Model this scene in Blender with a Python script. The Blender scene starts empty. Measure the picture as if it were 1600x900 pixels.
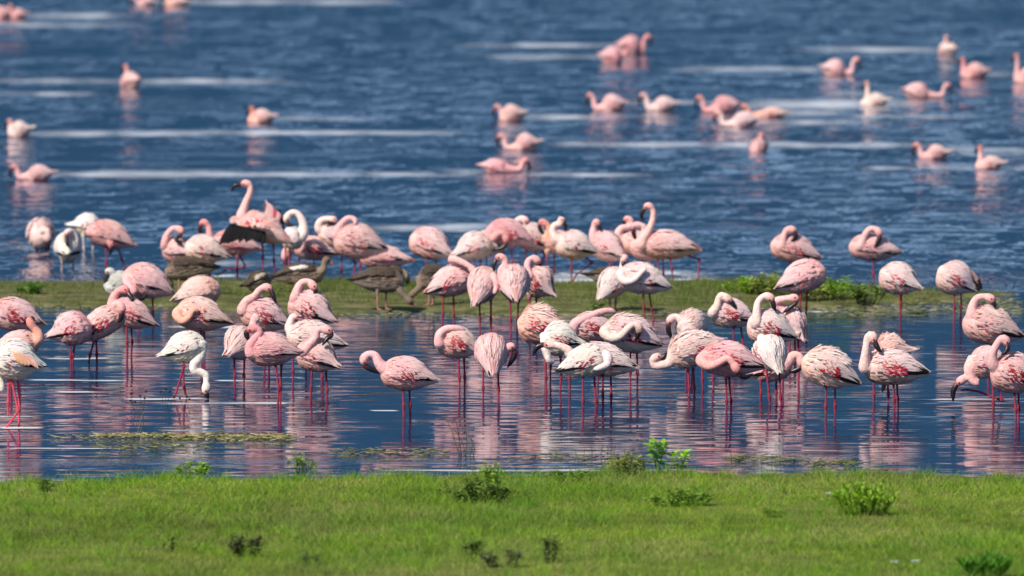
import bpy, bmesh, math, random
import numpy as np
from mathutils import Vector, kdtree

# ------------------------------------------------------------------ camera, world, sun, exposure
scene = bpy.context.scene
COL = scene.collection
FPX, CAM_H, HORIZON = 16000.0, 5.2, -458.0          # focal length in photo pixels, eye height, horizon row (1600x900 photo)
TILT = math.atan((450.0 - HORIZON) / FPX)

cam_data = bpy.data.cameras.new('camera')
cam = bpy.data.objects.new('camera', cam_data)
COL.objects.link(cam)
cam.location = (0, 0, CAM_H)
cam.rotation_euler = (math.pi / 2 - TILT, 0, 0)
cam_data.sensor_width = 36.0
cam_data.lens = FPX / 1600.0 * 36.0
cam_data.clip_start = 1.0
cam_data.clip_end = 20000.0
cam_data.dof.use_dof = True
cam_data.dof.focus_distance = 75.0
cam_data.dof.aperture_fstop = 3.8
scene.camera = cam

SUN_EL, SUN_AZ = math.radians(42), math.radians(-140)   # azimuth measured from +Y (view direction) towards +X
sun_dir = Vector((math.sin(SUN_AZ) * math.cos(SUN_EL), math.cos(SUN_AZ) * math.cos(SUN_EL), math.sin(SUN_EL)))

world = bpy.data.worlds.new('World')
scene.world = world
world.use_nodes = True
wn = world.node_tree
wn.nodes.clear()
w_out = wn.nodes.new('ShaderNodeOutputWorld')
w_bg = wn.nodes.new('ShaderNodeBackground')
w_sky = wn.nodes.new('ShaderNodeTexSky')
w_sky.sky_type = 'NISHITA'
w_sky.sun_disc = False
w_sky.sun_elevation = SUN_EL
w_sky.sun_rotation = SUN_AZ
w_sky.altitude = 1700
w_bg.inputs['Strength'].default_value = 0.085
wn.links.new(w_sky.outputs[0], w_bg.inputs['Color'])
wn.links.new(w_bg.outputs[0], w_out.inputs[0])

sun_data = bpy.data.lights.new('sun', 'SUN')
sun_data.energy = 3.4
sun_data.angle = math.radians(3.0)
sun_data.color = (1.0, 0.92, 0.82)
sun = bpy.data.objects.new('sun', sun_data)
COL.objects.link(sun)
sun.rotation_euler = (-sun_dir).to_track_quat('-Z', 'Y').to_euler()
sun.location = (0, 0, 60)

scene.view_settings.view_transform = 'Standard'
scene.view_settings.look = 'None'
scene.view_settings.gamma = 1.0
scene.view_settings.exposure = 0.75
scene.view_settings.use_curve_mapping = False
scene.render.engine = 'CYCLES'

# ------------------------------------------------------------------ helpers
random.seed(7)
RNG = np.random.default_rng(7)
CT, ST = math.cos(TILT), math.sin(TILT)

def ground(px, py, z=0.0):
    """where the line of sight through photo pixel (px, py) meets the level z"""
    u, v = (px - 800.0) / FPX, (450.0 - py) / FPX
    dx, dy, dz = u, CT + v * ST, -ST + v * CT
    t = (z - CAM_H) / dz
    return Vector((dx * t, dy * t, z))

def px_per_m(p):
    depth = p.y * CT + (CAM_H - p.z) * ST
    return FPX / depth

def tagged(o, label=None, cat=None, group=None, kind=None):
    if label: o['label'] = label
    if cat: o['category'] = cat
    if group: o['group'] = group
    if kind: o['kind'] = kind
    return o

def empty(name, loc):
    o = bpy.data.objects.new(name, None)
    o.empty_display_size = 0.1
    COL.objects.link(o)
    o.location = loc
    return o

def mesh_obj(name, verts, faces, mat, parent=None, cols=None, smooth=True, loc=None):
    me = bpy.data.meshes.new(name)
    me.from_pydata([tuple(v) for v in verts], [], faces)
    if cols is not None:
        set_cols(me, cols)
    me.materials.append(mat)
    if smooth:
        me.polygons.foreach_set('use_smooth', np.ones(len(me.polygons), dtype=bool))
    me.update()
    o = bpy.data.objects.new(name, me)
    COL.objects.link(o)
    if parent: o.parent = parent
    if loc is not None: o.location = loc
    return o

def set_cols(me, cols):
    a = me.color_attributes.new('tint', 'FLOAT_COLOR', 'POINT')
    c = np.ones((len(me.vertices), 4), dtype=np.float32)
    c[:, :3] = np.asarray(cols, dtype=np.float32)[:, :3]
    a.data.foreach_set('color', c.ravel())

def tri_mesh(name, co, tris, mat, cols=None, parent=None, smooth=False):
    """big numpy mesh"""
    me = bpy.data.meshes.new(name)
    n, m = len(co), len(tris)
    me.vertices.add(n); me.vertices.foreach_set('co', np.asarray(co, np.float32).ravel())
    me.loops.add(m * 3); me.loops.foreach_set('vertex_index', np.asarray(tris, np.int32).ravel())
    me.polygons.add(m); me.polygons.foreach_set('loop_start', np.arange(0, m * 3, 3, dtype=np.int32))
    me.update(calc_edges=True)
    if cols is not None: set_cols(me, cols)
    me.materials.append(mat)
    if smooth: me.polygons.foreach_set('use_smooth', np.ones(m, dtype=bool))
    o = bpy.data.objects.new(name, me)
    COL.objects.link(o)
    if parent: o.parent = parent
    return o

_G = RNG.random((256, 256))
def vnoise(x, y):
    x = np.asarray(x, float); y = np.asarray(y, float)
    xi, yi = np.floor(x).astype(int), np.floor(y).astype(int)
    fx, fy = x - xi, y - yi
    fx, fy = fx * fx * (3 - 2 * fx), fy * fy * (3 - 2 * fy)
    g = lambda a, b: _G[a % 256, b % 256]
    return (g(xi, yi) * (1 - fx) + g(xi + 1, yi) * fx) * (1 - fy) + (g(xi, yi + 1) * (1 - fx) + g(xi + 1, yi + 1) * fx) * fy

# ------------------------------------------------------------------ materials
def new_mat(name):
    m = bpy.data.materials.new(name)
    m.use_nodes = True
    nt = m.node_tree
    nt.nodes.clear()
    return m, nt, nt.nodes, nt.links

def attr_mat(name, rough=0.75, spec=0.25, noise_scale=60.0, var=0.25, translucent=0.0, sheen=0.0, bump=0.0):
    m, nt, N, L = new_mat(name)
    out = N.new('ShaderNodeOutputMaterial')
    b = N.new('ShaderNodeBsdfPrincipled')
    b.inputs['Roughness'].default_value = rough
    b.inputs['Specular IOR Level'].default_value = spec
    if sheen:
        b.inputs['Sheen Weight'].default_value = sheen
        b.inputs['Sheen Roughness'].default_value = 0.5
    a = N.new('ShaderNodeVertexColor'); a.layer_name = 'tint'
    tc = N.new('ShaderNodeTexCoord')
    no = N.new('ShaderNodeTexNoise'); no.inputs['Scale'].default_value = noise_scale; no.inputs['Detail'].default_value = 4
    L.new(tc.outputs['Object'], no.inputs['Vector'])
    mr = N.new('ShaderNodeMapRange')
    mr.inputs['From Min'].default_value = 0.25; mr.inputs['From Max'].default_value = 0.75
    mr.inputs['To Min'].default_value = 1 - var; mr.inputs['To Max'].default_value = 1 + var * 0.6
    L.new(no.outputs['Fac'], mr.inputs['Value'])
    mx = N.new('ShaderNodeMix'); mx.data_type = 'RGBA'; mx.blend_type = 'MULTIPLY'; mx.inputs['Factor'].default_value = 1
    L.new(a.outputs['Color'], mx.inputs['A']); L.new(mr.outputs[0], mx.inputs['B'])
    L.new(mx.outputs['Result'], b.inputs['Base Color'])
    if bump:
        bp = N.new('ShaderNodeBump'); bp.inputs['Strength'].default_value = bump; bp.inputs['Distance'].default_value = 0.01
        L.new(no.outputs['Fac'], bp.inputs['Height']); L.new(bp.outputs[0], b.inputs['Normal'])
    if translucent:
        t = N.new('ShaderNodeBsdfTranslucent')
        L.new(mx.outputs['Result'], t.inputs['Color'])
        ms = N.new('ShaderNodeMixShader'); ms.inputs[0].default_value = translucent
        L.new(b.outputs[0], ms.inputs[1]); L.new(t.outputs[0], ms.inputs[2]); L.new(ms.outputs[0], out.inputs[0])
    else:
        L.new(b.outputs[0], out.inputs[0])
    return m

M_BODY = attr_mat('plumage', 0.8, 0.15, 55.0, 0.22, sheen=0.15, bump=0.5)
M_FEATHER = attr_mat('feathers', 0.7, 0.2, 90.0, 0.15, translucent=0.28)
M_HORN = attr_mat('horn', 0.35, 0.4, 120.0, 0.2)
M_GRASS = attr_mat('grass_blades', 0.6, 0.25, 3.0, 0.2, translucent=0.35)
M_LEAF = attr_mat('leaves', 0.55, 0.3, 30.0, 0.25, translucent=0.3)
M_TWIG = attr_mat('dry_plant', 0.8, 0.2, 60.0, 0.3)

def ground_mat(name, ca, cb, cc, sc):
    m, nt, N, L = new_mat(name)
    out = N.new('ShaderNodeOutputMaterial'); b = N.new('ShaderNodeBsdfPrincipled')
    b.inputs['Roughness'].default_value = 0.95; b.inputs['Specular IOR Level'].default_value = 0.1
    tc = N.new('ShaderNodeTexCoord')
    n1 = N.new('ShaderNodeTexNoise'); n1.inputs['Scale'].default_value = sc; n1.inputs['Detail'].default_value = 8
    L.new(tc.outputs['Object'], n1.inputs['Vector'])
    r = N.new('ShaderNodeValToRGB')
    r.color_ramp.elements[0].position = 0.35; r.color_ramp.elements[0].color = (*ca, 1)
    r.color_ramp.elements[1].position = 0.68; r.color_ramp.elements[1].color = (*cc, 1)
    e = r.color_ramp.elements.new(0.52); e.color = (*cb, 1)
    L.new(n1.outputs['Fac'], r.inputs[0]); L.new(r.outputs[0], b.inputs['Base Color'])
    bp = N.new('ShaderNodeBump'); bp.inputs['Strength'].default_value = 0.6; bp.inputs['Distance'].default_value = 0.03
    L.new(n1.outputs['Fac'], bp.inputs['Height']); L.new(bp.outputs[0], b.inputs['Normal'])
    L.new(b.outputs[0], out.inputs[0])
    return m

M_BANK = ground_mat('turf', (0.08, 0.11, 0.018), (0.11, 0.17, 0.022), (0.15, 0.16, 0.04), 3.0)
M_BAR = ground_mat('muddy_turf', (0.06, 0.06, 0.025), (0.11, 0.12, 0.035), (0.20, 0.17, 0.09), 4.0)
M_HILL = ground_mat('hazy_forest_slope', (0.012, 0.042, 0.085), (0.015, 0.048, 0.095), (0.019, 0.055, 0.10), 0.004)  # bluish air haze is put into the slope colour

def water_mat():
    m, nt, N, L = new_mat('lake_water')
    out = N.new('ShaderNodeOutputMaterial'); b = N.new('ShaderNodeBsdfPrincipled')
    b.inputs['Base Color'].default_value = (0.003, 0.026, 0.075, 1)
    b.inputs['Roughness'].default_value = 0.06
    b.inputs['IOR'].default_value = 1.33
    geo = N.new('ShaderNodeNewGeometry')
    sep = N.new('ShaderNodeSeparateXYZ'); L.new(geo.outputs['Position'], sep.inputs[0])
    def noise(scale, detail, mapping=None, rough=0.5):
        n = N.new('ShaderNodeTexNoise'); n.inputs['Scale'].default_value = scale
        n.inputs['Detail'].default_value = detail; n.inputs['Roughness'].default_value = rough
        if mapping:
            mp = N.new('ShaderNodeMapping'); mp.inputs['Scale'].default_value = mapping
            L.new(geo.outputs['Position'], mp.inputs[0]); L.new(mp.outputs[0], n.inputs['Vector'])
        else:
            L.new(geo.outputs['Position'], n.inputs['Vector'])
        return n.outputs['Fac']
    def mrange(v, a, c, d, e, smooth=True):
        r = N.new('ShaderNodeMapRange'); r.interpolation_type = 'SMOOTHSTEP' if smooth else 'LINEAR'
        for k, q in zip(('From Min', 'From Max', 'To Min', 'To Max'), (a, c, d, e)): r.inputs[k].default_value = q
        L.new(v, r.inputs['Value']); return r.outputs[0]
    def math2(op, a, c):
        r = N.new('ShaderNodeMath'); r.operation = op
        for i, q in enumerate((a, c)):
            if isinstance(q, (int, float)): r.inputs[i].default_value = q
            else: L.new(q, r.inputs[i])
        return r.outputs[0]
    # open lake beyond the bar carries wind waves, the pool before it only small ripples
    open_w = mrange(sep.outputs['Y'], 87.0, 94.0, 0.0, 1.0)
    gust = mrange(noise(1.0, 4, (1.3, 0.30, 1.0), 0.62), 0.38, 0.64, 0.25, 2.4)
    drift = mrange(noise(1.0, 2, (0.12, 0.10, 1.0)), 0.35, 0.65, 0.7, 1.25)
    ripple = noise(1.0, 1.2, (1.7, 3.1, 1.0), 0.45)
    calm_amp = mrange(noise(0.45, 2, (0.4, 1.0, 1.0)), 0.3, 0.7, 0.8, 1.5)
    fine = noise(1.0, 1.0, (3.0, 6.5, 1.0), 0.4)
    wave_a = noise(3.0, 3, (1.2, 1.0, 1.0), 0.55)
    wave_b = noise(1.0, 2, (1.6, 1.0, 1.0), 0.5)
    streak = noise(1.0, 3, (0.12, 0.6, 1.0), 0.5)
    streak_m = mrange(streak, 0.60, 0.70, 0.0, 1.0)
    h1 = math2('MULTIPLY', math2('ADD', ripple, math2('MULTIPLY', fine, 0.28)), math2('MULTIPLY', calm_amp, CALM))
    wamp = math2('MULTIPLY', open_w, math2('MULTIPLY', math2('MULTIPLY', gust, drift), WAVE))
    h2 = math2('MULTIPLY', math2('ADD', wave_a, math2('MULTIPLY', wave_b, 1.2)), wamp)
    h = math2('ADD', h1, h2)
    # choppier wind-ruffled streaks
    chop = noise(9.0, 3, (0.8, 1.0, 1.0), 0.6)
    h3 = math2('MULTIPLY', chop, math2('MULTIPLY', streak_m, math2('ADD', math2('MULTIPLY', open_w, CHOP), CHOP_POOL)))
    h = math2('ADD', h, h3)
    bp = N.new('ShaderNodeBump'); bp.inputs['Strength'].default_value = 1.0; bp.inputs['Distance'].default_value = 1.0
    L.new(h, bp.inputs['Height'])
    L.new(bp.outputs[0], b.inputs['Normal'])
    # painted water glints: shape carried by the sheet's attribute, broken up by noise
    at = N.new('ShaderNodeVertexColor'); at.layer_name = 'tint'
    spc = N.new('ShaderNodeSeparateColor'); L.new(at.outputs['Color'], spc.inputs[0])
    fz = mrange(math2('ADD', spc.outputs[0], math2('MULTIPLY', noise(1.0, 5, (2.4, 2.0, 1.0), 0.65), 1.1)), 0.60, 1.7, 0.0, 0.7, False)
    fz = math2('MULTIPLY', fz, mrange(spc.outputs[0], 0.0, 0.15, 0.0, 1.0))
    fb = N.new('ShaderNodeBsdfDiffuse'); fb.inputs['Color'].default_value = (0.62, 0.66, 0.70, 1)
    mx = N.new('ShaderNodeMixShader'); L.new(fz, mx.inputs[0]); L.new(b.outputs[0], mx.inputs[1]); L.new(fb.outputs[0], mx.inputs[2])
    L.new(mx.outputs[0], out.inputs[0])
    return m
CALM, WAVE, CHOP, CHOP_POOL = 0.0095, 0.012, 0.02, 0.006
M_WATER = water_mat()

def glint_foam_mat():  # pale paint for glints on the pool and the foamy bar shore
    m, nt, N, L = new_mat('glint_foam')
    out = N.new('ShaderNodeOutputMaterial'); b = N.new('ShaderNodeBsdfPrincipled')
    b.inputs['Base Color'].default_value = (0.72, 0.75, 0.77, 1); b.inputs['Roughness'].default_value = 0.7
    tr = N.new('ShaderNodeBsdfTransparent'); mx = N.new('ShaderNodeMixShader')
    a = N.new('ShaderNodeVertexColor'); a.layer_name = 'tint'
    geo = N.new('ShaderNodeNewGeometry')
    mp = N.new('ShaderNodeMapping'); mp.inputs['Scale'].default_value = (2.0, 2.0, 1.0)
    n = N.new('ShaderNodeTexNoise'); n.inputs['Scale'].default_value = 3.5; n.inputs['Detail'].default_value = 5; n.inputs['Roughness'].default_value = 0.65
    L.new(geo.outputs['Position'], mp.inputs[0]); L.new(mp.outputs[0], n.inputs['Vector'])
    sp = N.new('ShaderNodeSeparateColor'); L.new(a.outputs['Color'], sp.inputs[0])
    ad = N.new('ShaderNodeMath'); ad.operation = 'ADD'; L.new(sp.outputs[0], ad.inputs[0]); L.new(n.outputs['Fac'], ad.inputs[1])
    r = N.new('ShaderNodeMapRange'); r.inputs['From Min'].default_value = 0.62; r.inputs['From Max'].default_value = 1.5
    r.inputs['To Min'].default_value = 0.0; r.inputs['To Max'].default_value = 0.85
    L.new(ad.outputs[0], r.inputs['Value'])
    L.new(r.outputs[0], mx.inputs[0]); L.new(tr.outputs[0], mx.inputs[1]); L.new(b.outputs[0], mx.inputs[2]); L.new(mx.outputs[0], out.inputs[0])
    return m
M_GLINT_FOAM = glint_foam_mat()

# ------------------------------------------------------------------ the setting
def sheet(name, x0, x1, y0, y1, nx, ny, hfun, mat):
    xs, ys = np.linspace(x0, x1, nx), np.linspace(y0, y1, ny)
    X, Y = np.meshgrid(xs, ys)
    Z = hfun(X, Y)
    co = np.stack([X, Y, Z], -1).reshape(-1, 3)
    i = np.arange((nx - 1) * (ny - 1)); r, c = i // (nx - 1), i % (nx - 1)
    a = r * nx + c
    t = np.concatenate([np.stack([a, a + 1, a + nx + 1], -1), np.stack([a, a + nx + 1, a + nx], -1)])
    return tagged(tri_mesh(name, co, t, mat, smooth=True), kind='structure')


def sstep(a, b, x):
    t = np.clip((x - a) / (b - a), 0, 1); return t * t * (3 - 2 * t)

BANK_EDGE = ground(800, 753).y
def bank_edge(x):
    return BANK_EDGE + 0.9 * (vnoise(x * 0.5 + 40, x * 0 + 3) - 0.5) + 0.6 * (vnoise(x * 2.1 + 9, x * 0 + 8) - 0.5) + 0.35 * (vnoise(x * 6.3 + 19, x * 0 + 4) - 0.5)
def bank_h(X, Y):
    e = bank_edge(X)
    base = -0.10 + 0.135 * sstep(0.5, -0.25, Y - e) + 0.03 * sstep(-0.2, -4.0, Y - e)
    return base + 0.03 * (vnoise(X * 1.3, Y * 1.3) - 0.5) * sstep(0.3, -0.6, Y - e)
sheet('grass_bank', -9, 9, 54, 71, 121, 121, bank_h, M_BANK)
mesh_obj('meadow_ground', [(-600, -400, 0.02), (600, -400, 0.02), (600, 54.2, 0.02), (-600, 54.2, 0.02)], [(0, 1, 2, 3)], M_BANK, smooth=False)['kind'] = 'structure'
mesh_obj('meadow_ground', [(-600, 54.2, 0.02), (-8.9, 54.2, 0.02), (-8.9, BANK_EDGE, 0.02), (-600, BANK_EDGE, 0.02)], [(0, 1, 2, 3)], M_BANK, smooth=False)['kind'] = 'structure'
mesh_obj('meadow_ground', [(8.9, 54.2, 0.02), (600, 54.2, 0.02), (600, BANK_EDGE, 0.02), (8.9, BANK_EDGE, 0.02)], [(0, 1, 2, 3)], M_BANK, smooth=False)['kind'] = 'structure'

# grassy bar: near and far shore rows read off the photograph
BAR_X = [-300, 0, 120, 250, 300, 420, 560, 800, 1000, 1130, 1250, 1330, 1420, 1500, 1600, 1900]
BAR_NEAR = [480, 480, 479, 478, 483, 492, 493, 493, 491, 489, 486, 480, 474, 467, 461, 459]
BAR_FAR = [441, 441, 440, 439, 438, 439, 440, 443, 444, 442, 440, 444, 451, 455, 458, 458]
def bar_limits(X):
    px = 800 + X * FPX / 90.0
    n = np.interp(px, BAR_X, BAR_NEAR); f = np.interp(px, BAR_X, BAR_FAR)
    to_y = lambda row: FPX * CAM_H / (row - HORIZON)
    yn, yf = to_y(n), to_y(f)
    yn = yn + 0.7 * (vnoise(X * 1.1 + 5, X * 0) - 0.5) + 0.7 * (vnoise(X * 4 + 5, X * 0 + 2) - 0.5)
    yf = yf + 0.5 * (vnoise(X * 1.3 + 15, X * 0 + 5) - 0.5)
    return yn, yf
def bar_in(X, Y):
    yn, yf = bar_limits(X)
    return np.minimum(Y - yn, yf - Y)
def bar_h(X, Y):
    d = bar_in(X, Y)
    return -0.06 + 0.085 * sstep(-0.35, 0.35, d) + 0.02 * sstep(0.3, 1.5, d) + 0.02 * (vnoise(X * 2, Y * 2) - 0.5) * sstep(-0.2, 0.6, d)
sheet('grassy_bar', -12, 9, 84, 97, 161, 101, bar_h, M_BAR)

def unseen_hills():  # unseen ring, added and shaped to darken what the water reflects
    n, rings = 180, 7
    co, tr = [], []
    for j in range(rings):
        f = j / (rings - 1)
        for i in range(n):
            a = 2 * math.pi * i / n
            r = 4200 + 2600 * f
            nz = 0.75 + 0.5 * float(vnoise(np.cos(a) * 4 + 20, np.sin(a) * 4 + 20)) + 0.16 * float(vnoise(np.cos(a) * 22 + 60 + j, np.sin(a) * 22 + 60))
            z = -2 + 900 * f ** 1.15 * nz
            co.append((r * math.sin(a), r * math.cos(a), z))
    for j in range(rings - 1):
        for i in range(n):
            a, b = j * n + i, j * n + (i + 1) % n
            tr += [(a, b, b + n), (a, b + n, a + n)]
    tagged(tri_mesh('unseen_hills', co, tr, M_HILL, smooth=True), kind='structure')
unseen_hills()

# ------------------------------------------------------------------ grass
def blades(name, X, Y, Z, H, W, cols, lean=1.7, parent=None):
    n = len(X)
    a = RNG.random(n) * 2 * np.pi
    la = RNG.random(n) * 2 * np.pi
    ll = H * lean * RNG.random(n)
    dx, dy = np.cos(a) * W / 2, np.sin(a) * W / 2
    co = np.empty((n, 3, 3), np.float32)
    co[:, 0] = np.stack([X - dx, Y - dy, Z], -1)
    co[:, 1] = np.stack([X + dx, Y + dy, Z], -1)
    co[:, 2] = np.stack([X + np.cos(la) * ll, Y + np.sin(la) * ll, Z + H], -1)
    tr = np.arange(n * 3).reshape(-1, 3)
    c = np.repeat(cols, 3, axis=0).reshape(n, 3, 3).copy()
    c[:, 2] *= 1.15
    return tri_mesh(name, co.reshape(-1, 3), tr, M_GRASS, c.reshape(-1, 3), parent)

def lerp(a, b, t):
    return np.asarray(a) * (1 - t[:, None]) + np.asarray(b) * t[:, None]

# the lake: wind waves as real relief over the stretch in view, level water around it
LX, LY0, LY1 = 13.0, 93.6, 206.0
_rw = np.random.default_rng(21)
WAVES = []
for _ in range(64):
    wl_ = 0.42 * (2.6 ** _rw.random())
    th_ = math.radians(90 + _rw.normal(0, 50))
    k_ = 2 * math.pi / wl_
    WAVES.append((k_ * math.cos(th_), k_ * math.sin(th_), _rw.random() * 6.283, 0.0066 * wl_ / (2 * math.pi) * _rw.uniform(.5, 1.4)))
def wave_h(X, Y):
    h = np.zeros_like(X)
    for kx, ky, p_, a_ in WAVES: h += a_ * np.sin(kx * X + ky * Y + p_)
    g = 0.35 + 1.3 * np.clip((vnoise(X * 0.55 + 11, Y * 0.16 + 4) * .6 + vnoise(X * 0.17 + 31, Y * 0.07) * .4 - .5) * 2.2 + .5, 0, 1)
    edge = sstep(LX, LX - 2.0, np.abs(X)) * sstep(LY0, LY0 + 4.5, Y) * sstep(LY1, LY1 - 5, Y)
    h = h + 9.0 * h * np.abs(h)                       # peaked crests
    return h * g * edge
GLINT_FROTH = [(272, 60, 740, 4), (271, 60, 380, 5), (208, 40, 380, 4), (207, 260, 700, 3), (126, 0, 190, 4), (126, 215, 430, 4), (146, 0, 130, 3), (185, 425, 560, 3), (24, 38, 220, 4), (38, 0, 200, 4),  # water glints painted as pale lines, plus foamy shore lines along the bar
         (182, 820, 970, 4), (225, 845, 1260, 4), (226, 1180, 1440, 4), (88, 780, 940, 4), (70, 740, 965, 3), (163, 1150, 1410, 7), (176, 1180, 1320, 4), (190, 1200, 1330, 4), (182, 1330, 1480, 3),
         (234, 1480, 1600, 4), (240, 1480, 1600, 3), (262, 1565, 1640, 4), (262, 1340, 1540, 2), (108, 1080, 1285, 4), (77, 1270, 1472, 4), (115, 1545, 1640, 4), (145, 1310, 1420, 4), (160, 975, 1110, 3), (272, 820, 1000, 3), (268, 700, 752, 4),
         (355, 570, 790, 5), (436, 630, 1150, 11), (428, 660, 1140, 8), (432, 310, 430, 4), (411, 300, 420, 4), (384, 0, 62, 5), (384, 80, 100, 4), (432, 545, 640, 4), (2, 240, 600, 4),
         (560, 66, 178, 1.6), (594, 30, 205, 1.4), (612, 84, 150, 1.6), (623, 185, 330, 1.8), (630, 240, 482, 2.6), (651, -10, 60, 1.4), (668, -10, 72, 2.2), (511, 255, 410, 3), (641, 575, 625, 1.3), (595, 330, 410, 1.5), (624, 1380, 1600, 1.2), (480, 1130, 1240, 1.2), (487, 1240, 1330, 1.4), (700, 0, 200, 1.0), (735, 560, 1010, 1.6)]
def glint_amount(X, Y):  # strength of the painted glints on the open lake
    f = np.zeros_like(X)
    px = 800 + X * FPX / Y; row = FPX * CAM_H / Y + HORIZON
    for q, (yc, x0, x1, hp) in enumerate(GLINT_FROTH):
        if yc > 425: continue
        bend = 1.5 * (vnoise(px * .012 + q * 5.1, px * 0 + 2) - .5)
        v = 1 - np.abs(row - yc - bend) / (hp * 1.6)
        u = np.minimum(1, np.minimum((px - x0 + 50) / 130.0, (x1 + 50 - px) / 130.0))
        f = np.maximum(f, np.clip(v, 0, 1) * np.clip(u, 0, 1) * (.35 + .9 * vnoise(px * .03 + q * 3.3, px * 0 + 7)))
    return f

def lake():
    nx, ny = 180, 800
    xs, ys = np.linspace(-LX, LX, nx), LY0 + (LY1 - LY0) * np.linspace(0, 1, ny) ** 1.15
    X, Y = np.meshgrid(xs, ys)
    co = np.stack([X, Y, wave_h(X, Y)], -1).reshape(-1, 3)
    i = np.arange((nx - 1) * (ny - 1)); r, c = i // (nx - 1), i % (nx - 1)
    a = r * nx + c
    t = np.concatenate([np.stack([a, a + 1, a + nx + 1], -1), np.stack([a, a + nx + 1, a + nx], -1)])
    f = glint_amount(co[:, 0], co[:, 1])
    sea = tagged(tri_mesh('lake_water', co, t, M_WATER, np.stack([f, f, f], -1), smooth=True), kind='structure')
    for (x0, x1, y0, y1) in ((-6000, 6000, -200, LY0), (-6000, 6000, LY1, 9000), (-6000, -LX, LY0, LY1), (LX, 6000, LY0, LY1)):
        o = mesh_obj('lake_water', [(x0, y0, 0), (x1, y0, 0), (x1, y1, 0), (x0, y1, 0)], [(0, 1, 2, 3)], M_WATER, sea, smooth=False)
lake()

def bank_grass():
    n = 460000
    X = RNG.uniform(-5.6, 5.6, n); Y = RNG.uniform(57.6, BANK_EDGE + 0.35, n)
    e = bank_edge(X)
    keep = (Y < e + 0.12 * RNG.standard_normal(n)) & (RNG.random(n) < 0.55 + 0.6 * vnoise(X * 1.6 + 3, Y * 0.8))
    X, Y = X[keep], Y[keep]; n = len(X)
    Z = bank_h(X, Y) - 0.005
    lush = np.clip((vnoise(X * 0.8 + 7, Y * 0.45 + 2) * 0.6 + vnoise(X * 2.6, Y * 1.1) * 0.4 - .5) * 1.7 + .5, 0, 1)
    dry = vnoise(X * 0.9 + 77, Y * 0.5 + 31) * 0.6 + vnoise(X * 3.1 + 4, Y * 2.2) * 0.4
    H = 0.012 + 0.034 * RNG.random(n) ** 1.8 * (0.25 + 1.6 * lush) + 0.025 * (RNG.random(n) > 0.985)
    W = RNG.uniform(0.003, 0.007, n)
    c = lerp((0.31, 0.375, 0.035), (0.13, 0.27, 0.018), lush)
    t = np.clip(dry * 2.6 - 1.0, 0, 1) * 0.65 + (RNG.random(n) > 0.90) * 0.6
    c = c * (1 - t[:, None]) + np.array((0.38, 0.34, 0.12)) * t[:, None]
    c *= (RNG.uniform(0.5, 1.25, n) * (0.62 + 0.7 * vnoise(X * 0.35 + 61, Y * 0.9 + 17)))[:, None]
    # longer tufts scattered through the turf
    m = 2200
    tx, ty = RNG.uniform(-5.4, 5.4, m), 57.8 + (BANK_EDGE - 57.9) * RNG.random(m) ** .7
    edge_n = m // 4
    ty[:edge_n] = bank_edge(tx[:edge_n]) + RNG.normal(0, .12, edge_n) * (1 + (RNG.random(edge_n) > .85))
    k = 26
    TX = np.repeat(tx, k) + RNG.normal(0, .035, m * k); TY = np.repeat(ty, k) + RNG.normal(0, .035, m * k)
    ok = TY < bank_edge(TX) + .45
    TX, TY = TX[ok], TY[ok]
    th_ = np.repeat(RNG.uniform(.4, 1.7, m), k)[ok]
    tc_ = (np.repeat(lerp((.27, .42, .03), (.12, .30, .016), RNG.random(m)), k, axis=0)[ok]) * RNG.uniform(.6, 1.2, len(TX))[:, None]
    X, Y = np.concatenate([X, TX]), np.concatenate([Y, TY])
    Z = np.concatenate([Z, bank_h(TX, TY) - .005]); H = np.concatenate([H, th_ * RNG.uniform(.03, .075, len(TX))])
    W = np.concatenate([W, RNG.uniform(.003, .006, len(TX))]); c = np.concatenate([c, tc_])
    tagged(blades('grass', X, Y, Z, H, W, c), 'short bright green grass covering the shore bank', 'grass', kind='stuff')

def bar_grass():
    n = 170000
    X = RNG.uniform(-7.5, 7.0, n); Y = RNG.uniform(84.5, 95, n)
    d = bar_in(X, Y)
    patch = vnoise(X * 0.8 + 50, Y * 0.8) * 0.6 + vnoise(X * 3, Y * 3) * 0.4
    keep = (d > 0.2 * RNG.standard_normal(n) - 0.02) & (RNG.random(n) < np.clip(2.2 * patch - .45, .12, 1))
    X, Y, patch = X[keep], Y[keep], patch[keep]; n = len(X)
    Z = bar_h(X, Y) - 0.004
    H = 0.012 + 0.07 * RNG.random(n) ** 1.8 * (0.2 + 1.2 * patch)
    W = RNG.uniform(0.004, 0.008, n)
    c = lerp((0.24, 0.22, 0.075), (0.12, 0.185, 0.022), np.clip(patch * 2.2 - 0.5, 0, 1))
    t = (RNG.random(n) > 0.85) * 0.6
    c = c * (1 - t[:, None]) + np.array((0.22, 0.19, 0.10)) * t[:, None]
    c *= RNG.uniform(0.6, 1.25, n)[:, None]
    tagged(blades('bar_grass', X, Y, Z, H, W, c), 'thin green grass on the low mud bar', 'grass', kind='stuff')
bank_grass()
bar_grass()

# ------------------------------------------------------------------ birds
def catmull(P, step):
    P = np.asarray(P, float)
    Q = np.vstack([2 * P[0] - P[1], P, 2 * P[-1] - P[-2]])
    out = []
    for i in range(1, len(Q) - 2):
        p0, p1, p2, p3 = Q[i - 1], Q[i], Q[i + 1], Q[i + 2]
        n = max(2, int(np.linalg.norm(p2 - p1) / step))
        for k in range(n):
            t = k / n
            out.append(0.5 * ((2 * p1) + (-p0 + p2) * t + (2 * p0 - 5 * p1 + 4 * p2 - p3) * t * t + (-p0 + 3 * p1 - 3 * p2 + p3) * t ** 3))
    out.append(Q[-2])
    return np.array(out)

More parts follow.
